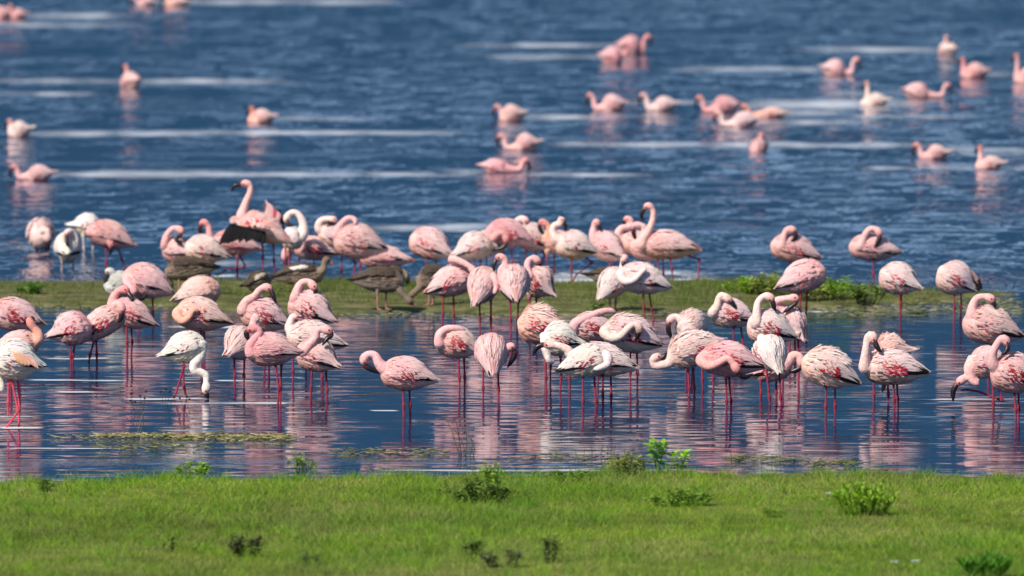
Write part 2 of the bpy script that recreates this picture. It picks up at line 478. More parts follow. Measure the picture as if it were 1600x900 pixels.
def sweep(path, radii, seg=10, flat=1.0):
    """closed tube along a path; returns verts, faces"""
    path = np.asarray(path, float); n = len(path)
    T = np.gradient(path, axis=0); T /= np.linalg.norm(T, axis=1)[:, None] + 1e-9
    ref = np.array((0, 1.0, 0)) if abs(T[0][1]) < 0.9 else np.array((1.0, 0, 0))
    N_ = np.cross(T[0], ref); N_ /= np.linalg.norm(N_)
    V, F = [], []
    ang = np.linspace(0, 2 * np.pi, seg, endpoint=False)
    for i in range(n):
        N_ = N_ - T[i] * np.dot(N_, T[i]); N_ /= np.linalg.norm(N_) + 1e-9
        B = np.cross(T[i], N_)
        V.append(path[i] + radii[i] * (np.cos(ang)[:, None] * N_ + flat * np.sin(ang)[:, None] * B))
    V = np.vstack(V)
    for i in range(n - 1):
        for k in range(seg):
            a, b = i * seg + k, i * seg + (k + 1) % seg
            F.append((a, b, b + seg, a + seg))
    F.append(tuple(range(seg - 1, -1, -1)))
    F.append(tuple((n - 1) * seg + k for k in range(seg)))
    return V, F

PR_T = [0, .015, .05, .11, .19, .29, .40, .50, .60, .70, .80, .90, 1.0]
PR_R = [.06, .29, .54, .77, .92, 1.0, 1.02, .99, .90, .74, .53, .29, .07]

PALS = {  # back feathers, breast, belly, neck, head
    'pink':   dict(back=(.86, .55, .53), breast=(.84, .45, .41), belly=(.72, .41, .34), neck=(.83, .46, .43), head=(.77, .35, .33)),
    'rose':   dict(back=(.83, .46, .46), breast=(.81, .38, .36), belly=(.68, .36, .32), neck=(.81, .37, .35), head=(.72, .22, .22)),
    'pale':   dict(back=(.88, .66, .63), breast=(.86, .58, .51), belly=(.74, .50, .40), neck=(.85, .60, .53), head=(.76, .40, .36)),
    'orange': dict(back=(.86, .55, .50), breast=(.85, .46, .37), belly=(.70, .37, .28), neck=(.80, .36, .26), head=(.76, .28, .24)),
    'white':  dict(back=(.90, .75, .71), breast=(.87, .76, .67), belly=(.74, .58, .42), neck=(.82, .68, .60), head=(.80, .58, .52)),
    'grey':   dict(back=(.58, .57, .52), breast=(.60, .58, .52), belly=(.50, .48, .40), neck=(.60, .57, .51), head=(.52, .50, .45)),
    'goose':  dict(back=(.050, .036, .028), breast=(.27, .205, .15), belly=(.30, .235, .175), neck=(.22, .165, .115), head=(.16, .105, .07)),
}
RED, BLACK, LEG, KNEE = (.50, .025, .045), (.014, .012, .014), (.27, .028, .055), (.22, .012, .032)

REMESH_OB = None
def fuse(V, F, C, voxel, seed):
    """union of overlapping closed shells as one continuous skin, colours carried over"""
    me = bpy.data.meshes.new('tmp')
    me.from_pydata([tuple(v) for v in V], [], F)
    me.update()
    o = bpy.data.objects.new('tmp', me); COL.objects.link(o)
    r = o.modifiers.new('r', 'REMESH'); r.mode = 'VOXEL'; r.voxel_size = voxel; r.use_smooth_shade = True
    sm = o.modifiers.new('s', 'SMOOTH'); sm.factor = 0.5; sm.iterations = 2
    dg = bpy.context.evaluated_depsgraph_get()
    res = bpy.data.meshes.new_from_object(o.evaluated_get(dg))
    bpy.data.objects.remove(o); bpy.data.meshes.remove(me)
    kd = kdtree.KDTree(len(V))
    for i, v in enumerate(V): kd.insert(v, i)
    kd.balance()
    n = len(res.vertices)
    co = np.empty(n * 3, np.float32); res.vertices.foreach_get('co', co); co = co.reshape(-1, 3)
    cols = np.array([C[kd.find(p)[1]] for p in co])
    # soft uneven feather tips in the tint
    q = vnoise(co[:, 0] * 60 + seed * 7.3, co[:, 2] * 60 + co[:, 1] * 40)
    cols = cols * (0.90 + 0.2 * q)[:, None]
    set_cols(res, cols)
    res.polygons.foreach_set('use_smooth', np.ones(len(res.polygons), dtype=bool))
    return res

BIRDS = []
def bird(label, wl, body, neck=None, bill=None, legs=(), pal='pink', red=0.0, blk=0.5, fluff=0.25, turn=0.0,
         name='flamingo', cat='flamingo', group='flamingos wading in the shallows', zg=0.0, swim=False, wings=True,
         extra=None, patch=None, x0=None, legcol=None, width=0.84, neckk=1.0, seed=None, tailtint=None):
    seed = len(BIRDS) + 1 if seed is None else seed
    R = np.random.default_rng(seed * 131 + 5)
    cx, cy, tx, ty, th = body
    goose = pal == 'goose'
    if x0 is None:
        x0 = sum(l[-1][0] for l in legs) / len(legs) if legs else (cx + tx) / 2
    P0 = ground(x0, wl, zg)
    s = px_per_m(P0)
    def cv(p):
        return np.array(((p[0] - x0) / s, -(p[2] if len(p) > 2 else 0.0) / s, (wl - p[1]) / s))
    root = empty(name, P0)
    tagged(root, label, cat, group)
    BIRDS.append(root)
    p = {k: np.array(v) for k, v in PALS[pal].items()}
    jit = 1 + R.uniform(-.07, .07)
    for k in p: p[k] = np.clip(p[k] * jit * (1 + R.uniform(-.04, .04, 3)), 0, .9)
    if swim: p['head'] = np.array((.42, .13, .12)) * R.uniform(.8, 1.2)
    red_c = np.array(RED) * R.uniform(.8, 1.15)
    C0, T0 = cv((cx, cy, -turn / 2)), cv((tx, ty, turn / 2))
    ax = T0 - C0; Lb = np.linalg.norm(ax); ax = ax / Lb
    upv = np.array((0, 0, 1.0)) - ax * ax[2]
    if np.linalg.norm(upv) < 0.3: upv = np.array((-ax[2], 0, ax[0]))
    upv /= np.linalg.norm(upv)
    side = np.cross(ax, upv)
    hh = th / s / 2.0 * (.9 if goose else 1.01)
    ww = hh * width
    def rad(t): return np.interp(t, PR_T, PR_R)
    def surf(t, phi, off=0.0):
        t = np.asarray(t, float); phi = np.asarray(phi, float)
        r = np.maximum(rad(t), 0.09)
        cen = C0 + ax * (t * Lb)[..., None] + upv * (hh * 0.12 * np.sin(np.pi * np.clip(t, 0, 1)) - hh * 0.04)[..., None]
        nrm = side * np.sin(phi)[..., None] + upv * np.cos(phi)[..., None]
        o2 = np.asarray(off, float)
        return cen + side * (ww * r * np.sin(phi))[..., None] + upv * (hh * r * np.cos(phi))[..., None] + nrm * o2[..., None]
    # ---- torso shell
    V, F, C = [], [], []
    def add(v, f, c):
        o = sum(len(q) for q in V)
        V.append(np.asarray(v)); F.extend([tuple(i + o for i in q) for q in f]); C.append(np.asarray(c))
    ts = np.array([0, .012, .04, .09, .15, .22, .3, .38, .46, .54, .62, .7, .78, .86, .94, 1.0])
    ph = np.linspace(0, 2 * np.pi, 18, endpoint=False)
    TT, PP = np.meshgrid(ts, ph, indexing='ij')
    tv = surf(TT, PP).reshape(-1, 3)
    nt, npz = len(ts), len(ph)
    tf = [(i * npz + k, i * npz + (k + 1) % npz, (i + 1) * npz + (k + 1) % npz, (i + 1) * npz + k) for i in range(nt - 1) for k in range(npz)]
    tf += [tuple(range(npz - 1, -1, -1)), tuple((nt - 1) * npz + k for k in range(npz))]
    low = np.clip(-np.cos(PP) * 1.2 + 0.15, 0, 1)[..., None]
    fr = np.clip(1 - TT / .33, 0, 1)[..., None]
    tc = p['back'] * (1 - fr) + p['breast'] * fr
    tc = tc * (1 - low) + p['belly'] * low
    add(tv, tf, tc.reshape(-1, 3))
    # ---- neck and head
    nr = 1.0
    if goose: nr = 0.95
    nk = None
    if neck is None and not goose:
        fs = -1.0
        wpx = th / 2 * width
        ux, uy = (tx - cx), (ty - cy)
        neck = [(cx + ux * .15, cy + uy * .15 - th * .02, -turn / 2 + fs * wpx * .5), (cx + ux * .24, cy + uy * .24 - th * .06, -turn / 2 + fs * (wpx + 2)),
                (cx + ux * .42, cy + uy * .42 - th * .12, fs * (wpx + 6)), (cx + ux * .52, cy + uy * .52 - th * .05, fs * (wpx + 3))]
        bill = [(cx + ux * .6, cy + uy * .6 - th * .02, fs * (wpx + 2)), (cx + ux * .7, cy + uy * .7 + th * .08, fs * (wpx + 1))]
    if neck is not None:
        pts = [surf(np.array(.16), np.array(0.0), np.array(-hh * .75))]
        dd = -turn / 2
        for q in neck: pts.append(cv((q[0], q[1], q[2] if len(q) > 2 else dd)))
        last_d = neck[-1][2] if len(neck[-1]) > 2 else dd
        hb = None
        if bill:
            bq = [cv((q[0], q[1], q[2] if len(q) > 2 else last_d)) for q in bill]
            pts.append(bq[0])
        path = catmull(pts, 0.012)
        dl = np.concatenate([[0], np.cumsum(np.linalg.norm(np.diff(path, axis=0), axis=1))])
        tot = dl[-1]; back = tot - dl
        rn = np.interp(dl / tot, [0, .12, .30, .55, .85, 1], [.070, .056, .040, .030, .0245, .025]) * neckk * nr
        if bill:
            hk = 0.9 if goose else 1.0
            rh = np.interp(back, [0, .015, .035, .06, .085, .11], [.016, .025, .0345, .0355, .030, .0])
            rn = np.where(back < .10, np.maximum(rh * hk, np.minimum(rn, .016 + back * .5)), rn)
        else:
            rn = rn * np.interp(back, [0, .02, .05], [.45, .85, 1.0])
        vv, ff = sweep(path, rn, 12)
        f1 = np.clip(dl / tot, 0, 1)
        nc = p['breast'] * (1 - np.clip(f1 * 2.5, 0, 1))[:, None] + p['neck'] * np.clip(f1 * 2.5, 0, 1)[:, None]
        if bill:
            hf = np.clip(1 - back / .10, 0, 1)[:, None]
            nc = nc * (1 - hf) + p['head'] * hf
            face = np.clip(1 - back / .028, 0, 1)[:, None]
            nc = nc * (1 - face) + (np.array((.22, .035, .045)) if not goose else np.array((.08, .04, .02))) * face
        add(vv, ff, np.repeat(nc, 12, axis=0))
        if bill:
            # bill: own horn mesh, bent down at the middle
            b0 = path[-4]
            bp = catmull([b0] + bq, 0.008)
            bd = np.concatenate([[0], np.cumsum(np.linalg.norm(np.diff(bp, axis=0), axis=1))]); f = bd / bd[-1]
            br = np.interp(f, [0, .3, .55, .8, 1], [.014, .0205, .021, .015, .004]) * (0.6 if goose else 1.0)
            bv, bf = sweep(bp, br, 8, 0.8)
            bc = np.array([(.07, .016, .022) if q < .35 else (.016, .011, .013) for q in f])
            if goose: bc = np.array([(.42, .14, .13)] * len(f))
            if pal == 'grey' : bc = np.array([(.03, .03, .032)] * len(f))
            mesh_obj('bill', bv, bf, M_HORN, root, np.repeat(bc, 8, axis=0))
            # eyes on both sides of the head
            hd = path[-max(2, int(.045 / .012))]
            hdir = path[-1] - path[-max(3, int(.07 / .012))]; hdir /= np.linalg.norm(hdir) + 1e-9
            # the eyes sit on either side of the plane in which the bill bends
            bl = bq[-1] - path[-1] if len(bq) > 1 else np.array((0, 0, -1.0))
            sd = np.cross(hdir, bl); sd = sd / np.linalg.norm(sd) if np.linalg.norm(sd) > 1e-4 else np.array((0, 1.0, 0))
            for sg in (-1, 1):
                e = hd + sd * sg * .033
                ev, ef = sweep(np.array([e - sd * .004 * sg, e - sd * .001 * sg, e + sd * .0025 * sg, e + sd * .004 * sg]), [.006, .0075, .005, .001], 8)
                mesh_obj('eye', ev, ef, M_HORN, root, np.array([(.30, .09, .01)] * 24 + [(.01, .008, .008)] * 8))
    # ---- legs
    lc = np.array(legcol if legcol is not None else ((.40, .17, .14) if goose else LEG)); kc = lc * .85
    for i, lg in enumerate(legs):
        dd = (6, -6)[i % 2]
        if len(lg) == 2:                                  # straight leg: the joint sits a little above the water
            (xa, ya), (xb, yb) = lg[0][:2], lg[1][:2]
            ln = 0.20 * s
            f = min(.75, max(.35, ln / max(1.0, yb - ya)))
            lg = [lg[0], (xa + (xb - xa) * f + R.uniform(-1, 1), ya + (yb - ya) * f), lg[1]]
        q3 = [cv((q[0], q[1], q[2] if len(q) > 2 else dd)) for q in lg]
        top = q3[0] + np.array((0, 0, .05)); 
        end = q3[-1].copy()
        seq = [top] + q3
        under = end[2] < 0.02 and zg < 0.01
        if under: seq.append(end + np.array(((R.random() - .5) * .02, 0, -.16)))
        pth, rr, cc = [], [], []
        for j in range(len(seq) - 1):
            a_, b_ = seq[j], seq[j + 1]
            m = max(3, int(np.linalg.norm(b_ - a_) / .012))
            for k in range(m + (1 if j == len(seq) - 2 else 0)):
                pth.append(a_ + (b_ - a_) * k / m); rr.append(0.0)
        pth = np.array(pth); knee = q3[1] if len(q3) > 2 else q3[0]
        dk = np.linalg.norm(pth - knee, axis=1)
        dt = np.linalg.norm(pth - top, axis=1)
        k_ = 0.85 if goose else 1.0
        rr = (.0098 + .0062 * np.exp(-(dk / .017) ** 2) + .020 * np.exp(-(dt / .05) ** 2)) * k_
        cc = lc * (1 - np.exp(-(dk / .025) ** 2))[:, None] + kc * np.exp(-(dk / .025) ** 2)[:, None]
        tb = np.clip(1.2 - dt / .06, 0, 1)[:, None]; cc = cc * (1 - tb) + p['belly'] * tb
        lv, lf = sweep(pth, rr, 8)
        add(lv, lf, np.repeat(cc, 8, axis=0))
        if zg > 0.01 or (len(lg) > 3 and not under):      # webbed foot where it shows
            sgn = -1.0 if cx < tx else 1.0
            for aa in (-.5, 0, .5):
                fe = end + np.array((sgn * .055 * math.cos(aa), .055 * math.sin(aa), -.004))
                fv, ff2 = sweep(np.array([end, (end + fe) / 2, fe]), [.009, .008, .005], 6)
                add(fv, ff2, np.repeat([kc] * 3, 6, axis=0))
    me = fuse(np.vstack(V), F, np.vstack(C), .012 if swim else (.0088 if wl < 460 else .0076), seed)
    me.name = 'body'; me.materials.append(M_BODY)
    bo = bpy.data.objects.new('body', me); COL.objects.link(bo); bo.parent = root
    # ---- feathers
    S_ = np.array([0, .55, 1.0]); WID = np.array([.6, 1.0, .12])
    def feather_set(part, t0, ph0, ln, wd, skew, lift, col, layer, tipc=None):
        n = len(t0)
        if n == 0: return None
        t = t0[:, None] + S_[None] * (ln / Lb)[:, None]                       # n x 4
        pc = ph0[:, None] + skew[:, None] * S_[None]
        rr_ = np.maximum(rad(t) * (hh + ww) / 2, .03)
        dph = (wd[:, None] * WID[None] / 2) / rr_
        T3 = np.repeat(t[:, :, None], 3, axis=2)
        P3 = pc[:, :, None] + dph[:, :, None] * np.array([-1, 0, 1.0])[None, None]
        off = layer[:, None] + lift[:, None] * S_[None] ** 1.4
        O3 = np.repeat(off[:, :, None], 3, axis=2) + np.array([0, .0035, 0])[None, None]
        v = surf(T3, P3, O3).reshape(-1, 3)
        f = []
        for i in range(n):
            o = i * 9
            for r_ in range(2):
                for c_ in range(2):
                    a = o + r_ * 3 + c_
                    f.append((a, a + 1, a + 4, a + 3))
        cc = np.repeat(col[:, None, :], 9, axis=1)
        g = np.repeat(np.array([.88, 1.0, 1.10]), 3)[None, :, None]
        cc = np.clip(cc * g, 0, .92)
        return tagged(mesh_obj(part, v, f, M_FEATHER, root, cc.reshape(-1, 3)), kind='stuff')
    def jitter(n, c, a=.10): return np.clip(np.asarray(c)[None] * (1 + R.uniform(-a, a, (n, 1))) * (1 + R.uniform(-.05, .05, (n, 3))), 0, .92)
    k = 0.55 if swim else 1.0
    lf = .001 + .009 * fluff
    white_tip = p['back'] * .55 + np.array((.92, .80, .75)) * .45
    if goose: white_tip = np.array((.17, .125, .085))
    # mantle and contour feathers of back and breast
    n = int(230 * k)
    t0 = R.uniform(.03, .62, n); p0 = R.normal(0, .75, n)
    m = np.where((np.abs(p0) > .8)[:, None], p['breast'] * .75 + p['back'] * .25, p['back'] * .7 + white_tip * .3) * np.ones((n, 3))
    front = np.clip(1 - t0 / .28, 0, 1)[:, None]
    m = m * (1 - front) + (p['breast'] * .8 + p['back'] * .2) * front
    feather_set('mantle_feathers', t0, p0, R.uniform(.04, .08, n), R.uniform(.008, .015, n), R.normal(0, .12, n),
                np.abs(R.normal(lf, lf, n)) * np.where(np.abs(p0) < .9, 1.3, .6), np.clip(m * (1 + R.uniform(-.09, .09, (n, 1))), 0, .92), R.uniform(.001, .004, n))
    n = int(110 * k)
    t0 = R.uniform(.03, .65, n); p0 = np.pi + R.normal(0, .75, n)
    feather_set('belly_feathers', t0, p0, R.uniform(.035, .06, n), R.uniform(.014, .024, n), R.normal(0, .1, n),
                np.abs(R.normal(lf, lf, n)) * .6, jitter(n, p['belly'] * .6 + p['breast'] * .4), R.uniform(0, .003, n))
    # tail
    n = 7
    tt = tailtint if tailtint is not None else (p['breast'] * .7 + p['back'] * .3)
    if goose: tt = np.array(BLACK)
    feather_set('tail', np.full(n, .80) + R.uniform(-.02, .02, n), np.linspace(-1.1, 1.1, n), R.uniform(.085, .105, n) * (1.2 if goose else 1), np.full(n, .03),
                np.zeros(n), np.full(n, .002), jitter(n, tt), np.full(n, .004))
    if wings:
        for sg in (-1, 1):
            T_, P_, LN, WD, SK, LF, CO, LY = [], [], [], [], [], [], [], []
            def put(n, tr, pr, ln, wd, col, layer, lift=.002, skew=0.0, ja=.08):
                n = max(1, int(n)); pr = (pr[0] * .62, pr[1] * .62) if goose else pr; T_.append(R.uniform(*tr, n)); P_.append(R.uniform(*pr, n)); LN.append(R.uniform(*ln, n)); WD.append(R.uniform(*wd, n))
                SK.append(R.normal(skew, .06, n)); LF.append(np.abs(R.normal(lift, lift * .8, n))); CO.append(jitter(n, col, ja if not goose else .3)); LY.append(np.full(n, layer + .005) + R.uniform(0, .003, n))
            if blk > 0:   # black flight feathers showing under the wing edge and at the tip
                nb = int(14 * blk) + 2
                put(nb, (.50, .70), (1.45, 1.85), (.10, .16), (.016, .023), BLACK, .004, .002, -.22)
                put(nb * .7, (.66, .78), (1.0, 1.6), (.09, .13), (.014, .02), BLACK, .004, .002, -.2)
            put(46 * k, (.45, .66), (.55, 1.65), (.10, .165), (.010, .017), p['back'] * .45 + white_tip * .55, .006, .002, -.12)
            put(60 * k, (.30, .52), (.75, 1.75), (.055, .08), (.011, .018), p['back'] * .7 + white_tip * .3, .008, .002, -.05)
            put(80 * k, (.16, .42), (.7, 1.75), (.035, .055), (.010, .017), p['back'] * .85 + p['breast'] * .15, .010, .002)
            if red > 0:
                put(30 * red, (.30, .60), (1.30, 1.85), (.02, .042), (.007, .013), red_c, .0135, .002, .05, .3)
                put(14 * red, (.26, .48), (1.10, 1.6), (.014, .028), (.006, .010), red_c * .6 + p['breast'] * .4, .014, .002, .05, .3)
                put(12 * red, (.30, .60), (1.2, 1.9), (.02, .04), (.006, .010), white_tip * .7 + p['back'] * .3, .0145, .003, .05)
            put(34 * k, (.22, .58), (.15, .85), (.06, .10), (.010, .017), white_tip * .6 + p['back'] * .4, .011, .0015 + .008 * fluff, .03)
            if patch:
                put(14, (.28, .52), (1.1, 1.5), (.05, .07), (.02, .026), patch, .014, .002)
            arr = [np.concatenate(q) for q in (T_, P_, LN, WD, SK, LF)]
            feather_set('wing', arr[0], sg * arr[1], arr[2], arr[3], sg * arr[4], arr[5], np.concatenate(CO), np.concatenate(LY))
    if extra:
        for grp in extra:
            v, f, c = [], [], []
            for (xa, ya, da, xb, yb, db, w_, col) in grp:
                a_, b_ = cv((xa, ya, da)), cv((xb, yb, db))
                d_ = b_ - a_; l_ = np.linalg.norm(d_); d_ /= l_
                wv = np.cross(d_, np.array((0.15, 1.0, 0.1))); wv /= np.linalg.norm(wv)
                o = len(v)
                for q, wq in ((0, .6), (.4, 1.0), (.8, .8), (1.0, .12)):
                    for e in (-1, 0, 1):
                        v.append(a_ + d_ * l_ * q + wv * e * wq * w_ / s / 2 + np.array((0, -.004 if e == 0 else 0, 0)))
                        c.append(np.array(col) * R.uniform(.9, 1.1))
                for r_ in range(3):
                    for c_ in range(2):
                        a = o + r_ * 3 + c_; f.append((a, a + 1, a + 4, a + 3))
            mesh_obj('wing', v, f, M_FEATHER, root, c)
    return root

# ---- far row, standing in the lake edge behind the grassy bar
G_FAR = 'flamingos standing behind the grassy bar'
bird('pale end-on flamingo with black bill dipped beside its legs, standing alone behind the bar', 391, (66, 368, 60, 366, 46), [(70, 358, 34), (76, 360, 38), (77, 368, 38), (77, 374, 36)], [(77.5, 378, 36), (78, 391, 35)],
     [[(57, 384), (58, 391)], [(72, 384), (73, 391)]], 'pale', 0, .1, turn=-74, group=G_FAR, legcol=(.20, .10, .10))
bird('whitish flamingo facing away with dark bill laid down its back', 427, (106, 384, 106, 396, 44), [(116, 384, 6), (119, 372, 8), (113, 361, 12), (106, 363, 20)], [(105, 368, 24), (106, 378, 30), (110, 386, 32)],
     [[(97, 406), (97.5, 427)], [(114, 406), (114, 427)]], 'white', 0, .5, turn=60, group=G_FAR, legcol=(.34, .25, .24))
bird('white flamingo with feeding head down, half hidden behind a rosy feeding flamingo', 392, (158, 355, 110, 352, 34), [(156, 362, -4), (152, 370, -6), (146, 371, -6)], [(147, 374, -6), (148, 380, -6), (144, 383, -6)],
     [[(131, 372), (132, 392)], [(144, 374), (145, 392)]], 'white', .2, .1, group=G_FAR, legcol=(.62, .52, .48))
bird('rosy flamingo with thick neck hanging down to feed, overlapping a white feeding one', 421, (138, 357, 212, 384, 40), [(142, 362, 6), (155, 366, 12), (168, 370, 14), (174, 380, 14)], [(174, 388, 14), (172, 398, 14)],
     [[(166, 380), (166, 420)], [(182, 382), (190, 405), (196, 421)]], 'rose', .1, .35, group=G_FAR)
bird('flamingo with arched neck preening, behind the brown goose with black tail tip', 434, (256, 390, 300, 396, 38), [(258, 382, 6), (262, 366, 10), (272, 356, 12), (283, 359, 14)], [(283, 366, 16), (276, 373, 20), (286, 381, 22)],
     [[(268, 402), (268, 434)], [(276, 402), (276, 434)]], 'pink', 0, .2, turn=30, group=G_FAR)
bird('pale yellowish flamingo with hidden head and dark wing tip above the brown goose', 437, (289, 384, 358, 402, 40), None, None, [[(318, 402), (318, 437)], [(328, 402), (328, 437)]], 'pale', .25, .8, fluff=.5, group=G_FAR)
bird('rosy flamingo striding left, head bowed on its neck, under the winged one', 434, (330, 376, 409, 389, 36), [(331, 378, 4), (328, 366, 6), (326, 354, 6), (319, 347, 6)], [(313, 353, 6), (314, 362, 7), (322, 367, 8)],
     [[(371, 400), (371, 420), (371, 434)], [(375, 400), (384, 418), (352, 422), (344, 429)]], 'rose', .15, .0, group=G_FAR)
W8 = [[], []]
for i_ in range(15):                                  # drooped near wing: black flight feathers under pink coverts
    f_ = i_ / 14
    W8[0].append((364 + 48 * f_, 348 + 12 * f_, 34 - 8 * f_, 345 + 70 * f_ + random.uniform(-2, 2), 384 + random.uniform(-4, 1) - 10 * math.sin(f_ * 3.14) * .6 - 3 * f_, 42 - 12 * f_, 10, BLACK))
for i_ in range(44):
    f_ = random.random(); g_ = random.random()
    c_ = (.62, .10, .12) if (f_ > .45 and random.random() < .35) else ((.80, .45, .40) if random.random() < .6 else (.82, .58, .54))
    W8[0].append((364 + 46 * f_, 335 + 8 * g_ + 6 * f_, 28 + 8 * g_, 360 + 54 * f_, 341 + 6 * g_ + 8 * f_, 34 + 6 * g_, 7, c_ if g_ < .95 else (.82, .55, .5)))
for i_ in range(12):                                  # lifted far wing
    f_ = i_ / 11
    W8[1].append((416 + 12 * f_, 348, -12, 415 + 24 * f_, 314 + 22 * f_ + random.uniform(-1, 1), -22, 9, (.80, .5, .48) if f_ < .35 or random.random() < .3 else (.68, .12, .14)))
for i_ in range(5):
    W8[1].append((436 + i_, 328 + 4 * i_, -24, 441 + i_ * .6, 352 + 2.5 * i_, -22, 5, BLACK))
bird('tall flamingo with upright neck holding its black-edged wings open', 439, (372, 341, 456, 379, 42), [(378, 338, 4), (381, 326, 4), (386, 312, 4), (391, 300, 4), (391, 290, 4), (385, 286, 4)], [(376, 288, 4), (367, 290, 4), (362, 299, 4)],
     [[(410, 374), (411, 402), (412, 439)], [(427, 380), (428, 408), (430, 439)]], 'pink', .2, 0, wings=False, extra=W8, group=G_FAR, x0=415)
bird('greyish white flamingo with looped neck preening, between winged and red-winged birds', 430, (474, 372, 436, 376, 32), [(474, 362, 0), (473, 346, 0), (464, 333, 0), (453, 333, 0), (448, 342, 0)], [(449, 348, 2), (456, 354, 4), (462, 357, 4)],
     [[(446, 385), (446, 430)], [(453, 385), (453, 430)]], 'white', .2, .8, group=G_FAR)
bird('flamingo with crimson wing patch bending low behind the goose with white wing', 427, (456, 385, 531, 397, 33), [(452, 387, 4), (446, 392, 5), (445, 401, 6)], [(446, 408, 6), (447, 417, 6)],
     [[(454, 394), (453, 427)], [(468, 395), (466, 427)]], 'pink', 2.2, .8, group=G_FAR)
bird('pale flamingo reaching back with dark bill, left of the broad-bodied flamingo', 427, (500, 358, 545, 384, 38), [(499, 356, 4), (500, 347, 6), (508, 342, 8), (522, 343, 10)], [(520, 348, 14), (512, 347, 15), (506, 348, 15)],
     [[(490, 390), (490, 427)], [(534, 394), (534, 432)]], 'pale', .2, .2, group=G_FAR)
bird('broad pale pink flamingo with folded neck and one leg bent, beside the goose standing tall', 434, (521, 372, 607, 390, 52), [(525, 366, 4), (532, 352, 6), (543, 341, 6), (554, 342, 8), (556, 350, 12)], None,
     [[(561, 396), (563, 415), (564, 432)], [(547, 398), (555, 411), (552, 432)]], 'pink', .4, .7, group=G_FAR)
bird('flamingo leaning forward with red tail tip, behind the bent-legged broad flamingo', 428, (560, 400, 648, 408, 32), None, None, [[(578, 402), (584, 413), (573, 428)], [(602, 412), (602, 427)]], 'pink', .2, .3, group=G_FAR, tailtint=(.72, .16, .12))
bird('round pink flamingo with hidden head standing apart above the bent-necked goose', 425, (641, 370, 708, 400, 46), None, None, [[(667, 395), (667, 425)], [(681, 395), (682, 425)]], 'pink', .3, .4, fluff=.5, turn=20, group=G_FAR)
bird('pale flamingo with tail to the round bird, breast to the rosy feeding pair', 432, (768, 376, 707, 400, 40), [(770, 382, -4), (776, 386, -5), (776, 388, -5)], None, [[(741, 400), (741, 432)], [(750, 400), (751, 430)]], 'pale', .3, .1, group=G_FAR)
bird('tawny-breasted flamingo with dark bill tucked below, right of the pale-tailed bird', 429, (736, 384, 800, 378, 36), [(745, 388, 12), (760, 380, 20), (772, 374, 20)], [(778, 382, 20), (775, 388, 20), (768, 390, 20)], [[(786, 392), (786, 429)], [(760, 394), (760, 429)]], 'pale', 0, 0, group=G_FAR)
bird('rosy flamingo with humped back and neck curled down its flank', 431, (762, 356, 834, 377, 38), [(764, 364, 10), (770, 372, 16), (778, 364, 20), (786, 363, 20), (791, 372, 19)], [(791, 380, 18), (783, 387, 18), (772, 388, 18)],
     [[(799, 388), (803, 431)], [(822, 388), (822, 430)]], 'rose', .8, .4, group=G_FAR)
bird('pale flamingo showing a rounded nape, dark bill pressed to its back', 428, (806, 362, 862, 386, 40), [(806, 360, -4), (806, 348, -4), (814, 341, -2), (822, 345, 2)], [(824, 350, 5), (820, 356, 8), (822, 362, 9)], [[(838, 392), (838, 428)], [(845, 388), (851, 398), (843, 428)]], 'pale', .3, .2, group=G_FAR)
bird('orange-necked flamingo with slim dark bill hanging, behind the round-bodied wader', 430, (850, 372, 905, 392, 32), [(854, 372, 2), (859, 360, 3), (855, 351, 3), (846, 347, 3)], [(843, 352, 4), (846, 361, 5), (852, 367, 6)], [[(855, 398), (855, 430)], [(866, 398), (866, 430)]], 'orange', 0, .2, group=G_FAR)
bird('round pale flamingo with raised head turned back and one leg crossed behind', 444, (868, 378, 932, 394, 42), [(869, 372, 4), (864, 362, 4), (866, 352, 4), (876, 349, 4), (877, 342, 4)], [(881, 347, 5), (884, 355, 6), (882, 361, 6)],
     [[(893, 398), (893, 420), (893, 443)], [(909, 398), (926, 410), (900, 430), (895, 440)]], 'pale', .1, .4, group=G_FAR)
bird('pink flamingo seen from behind, narrow upright neck, near the goose with dark back', 437, (922, 374, 978, 403, 42), [(927, 368, -4), (928, 355, -4), (932, 347, -2)], [(936, 352, 2), (939, 361, 4)], [[(952, 402), (954, 437)], [(958, 402), (962, 437)]], 'pink', .2, .5, turn=30, group=G_FAR)
bird('flamingo with tightly kinked neck and rounded head behind the striding flamingo', 434, (969, 372, 1040, 402, 36), [(969, 374, 2), (966, 364, 4), (972, 356, 4), (984, 354, 2), (986, 346, 0), (979, 342, 0)], [(975, 346, 0), (975, 354, 0)], [[(1016, 398), (1018, 432)], [(1004, 398), (1004, 434)]], 'pink', 0, .2, group=G_FAR)
bird('flamingo with arched nape and hanging black bill, just left of the striding flamingo', 437, (984, 384, 1050, 398, 34), [(994, 384, 4), (1004, 370, 6), (1007, 356, 7), (999, 351, 7), (991, 353, 7)], [(990, 359, 7), (991, 368, 7), (996, 377, 7)], [[(1028, 400), (1028, 437)], [(1036, 400), (1036, 437)]], 'pink', .1, .2, group=G_FAR)
bird('striding pink flamingo with tall curved neck and one leg trailing behind', 443, (1000, 380, 1097, 391, 42), [(1003, 383, 8), (1006, 372, 10), (1014, 358, 10), (1020, 342, 10), (1020, 328, 10), (1013, 321, 10)], [(1006, 326, 10), (1002, 335, 10), (1005, 345, 10)],
     [[(1046, 396), (1050, 420), (1050, 443)], [(1070, 398), (1093, 406), (1092, 428), (1092, 437)]], 'pink', 0, .4, group=G_FAR, tailtint=(.75, .25, .22))
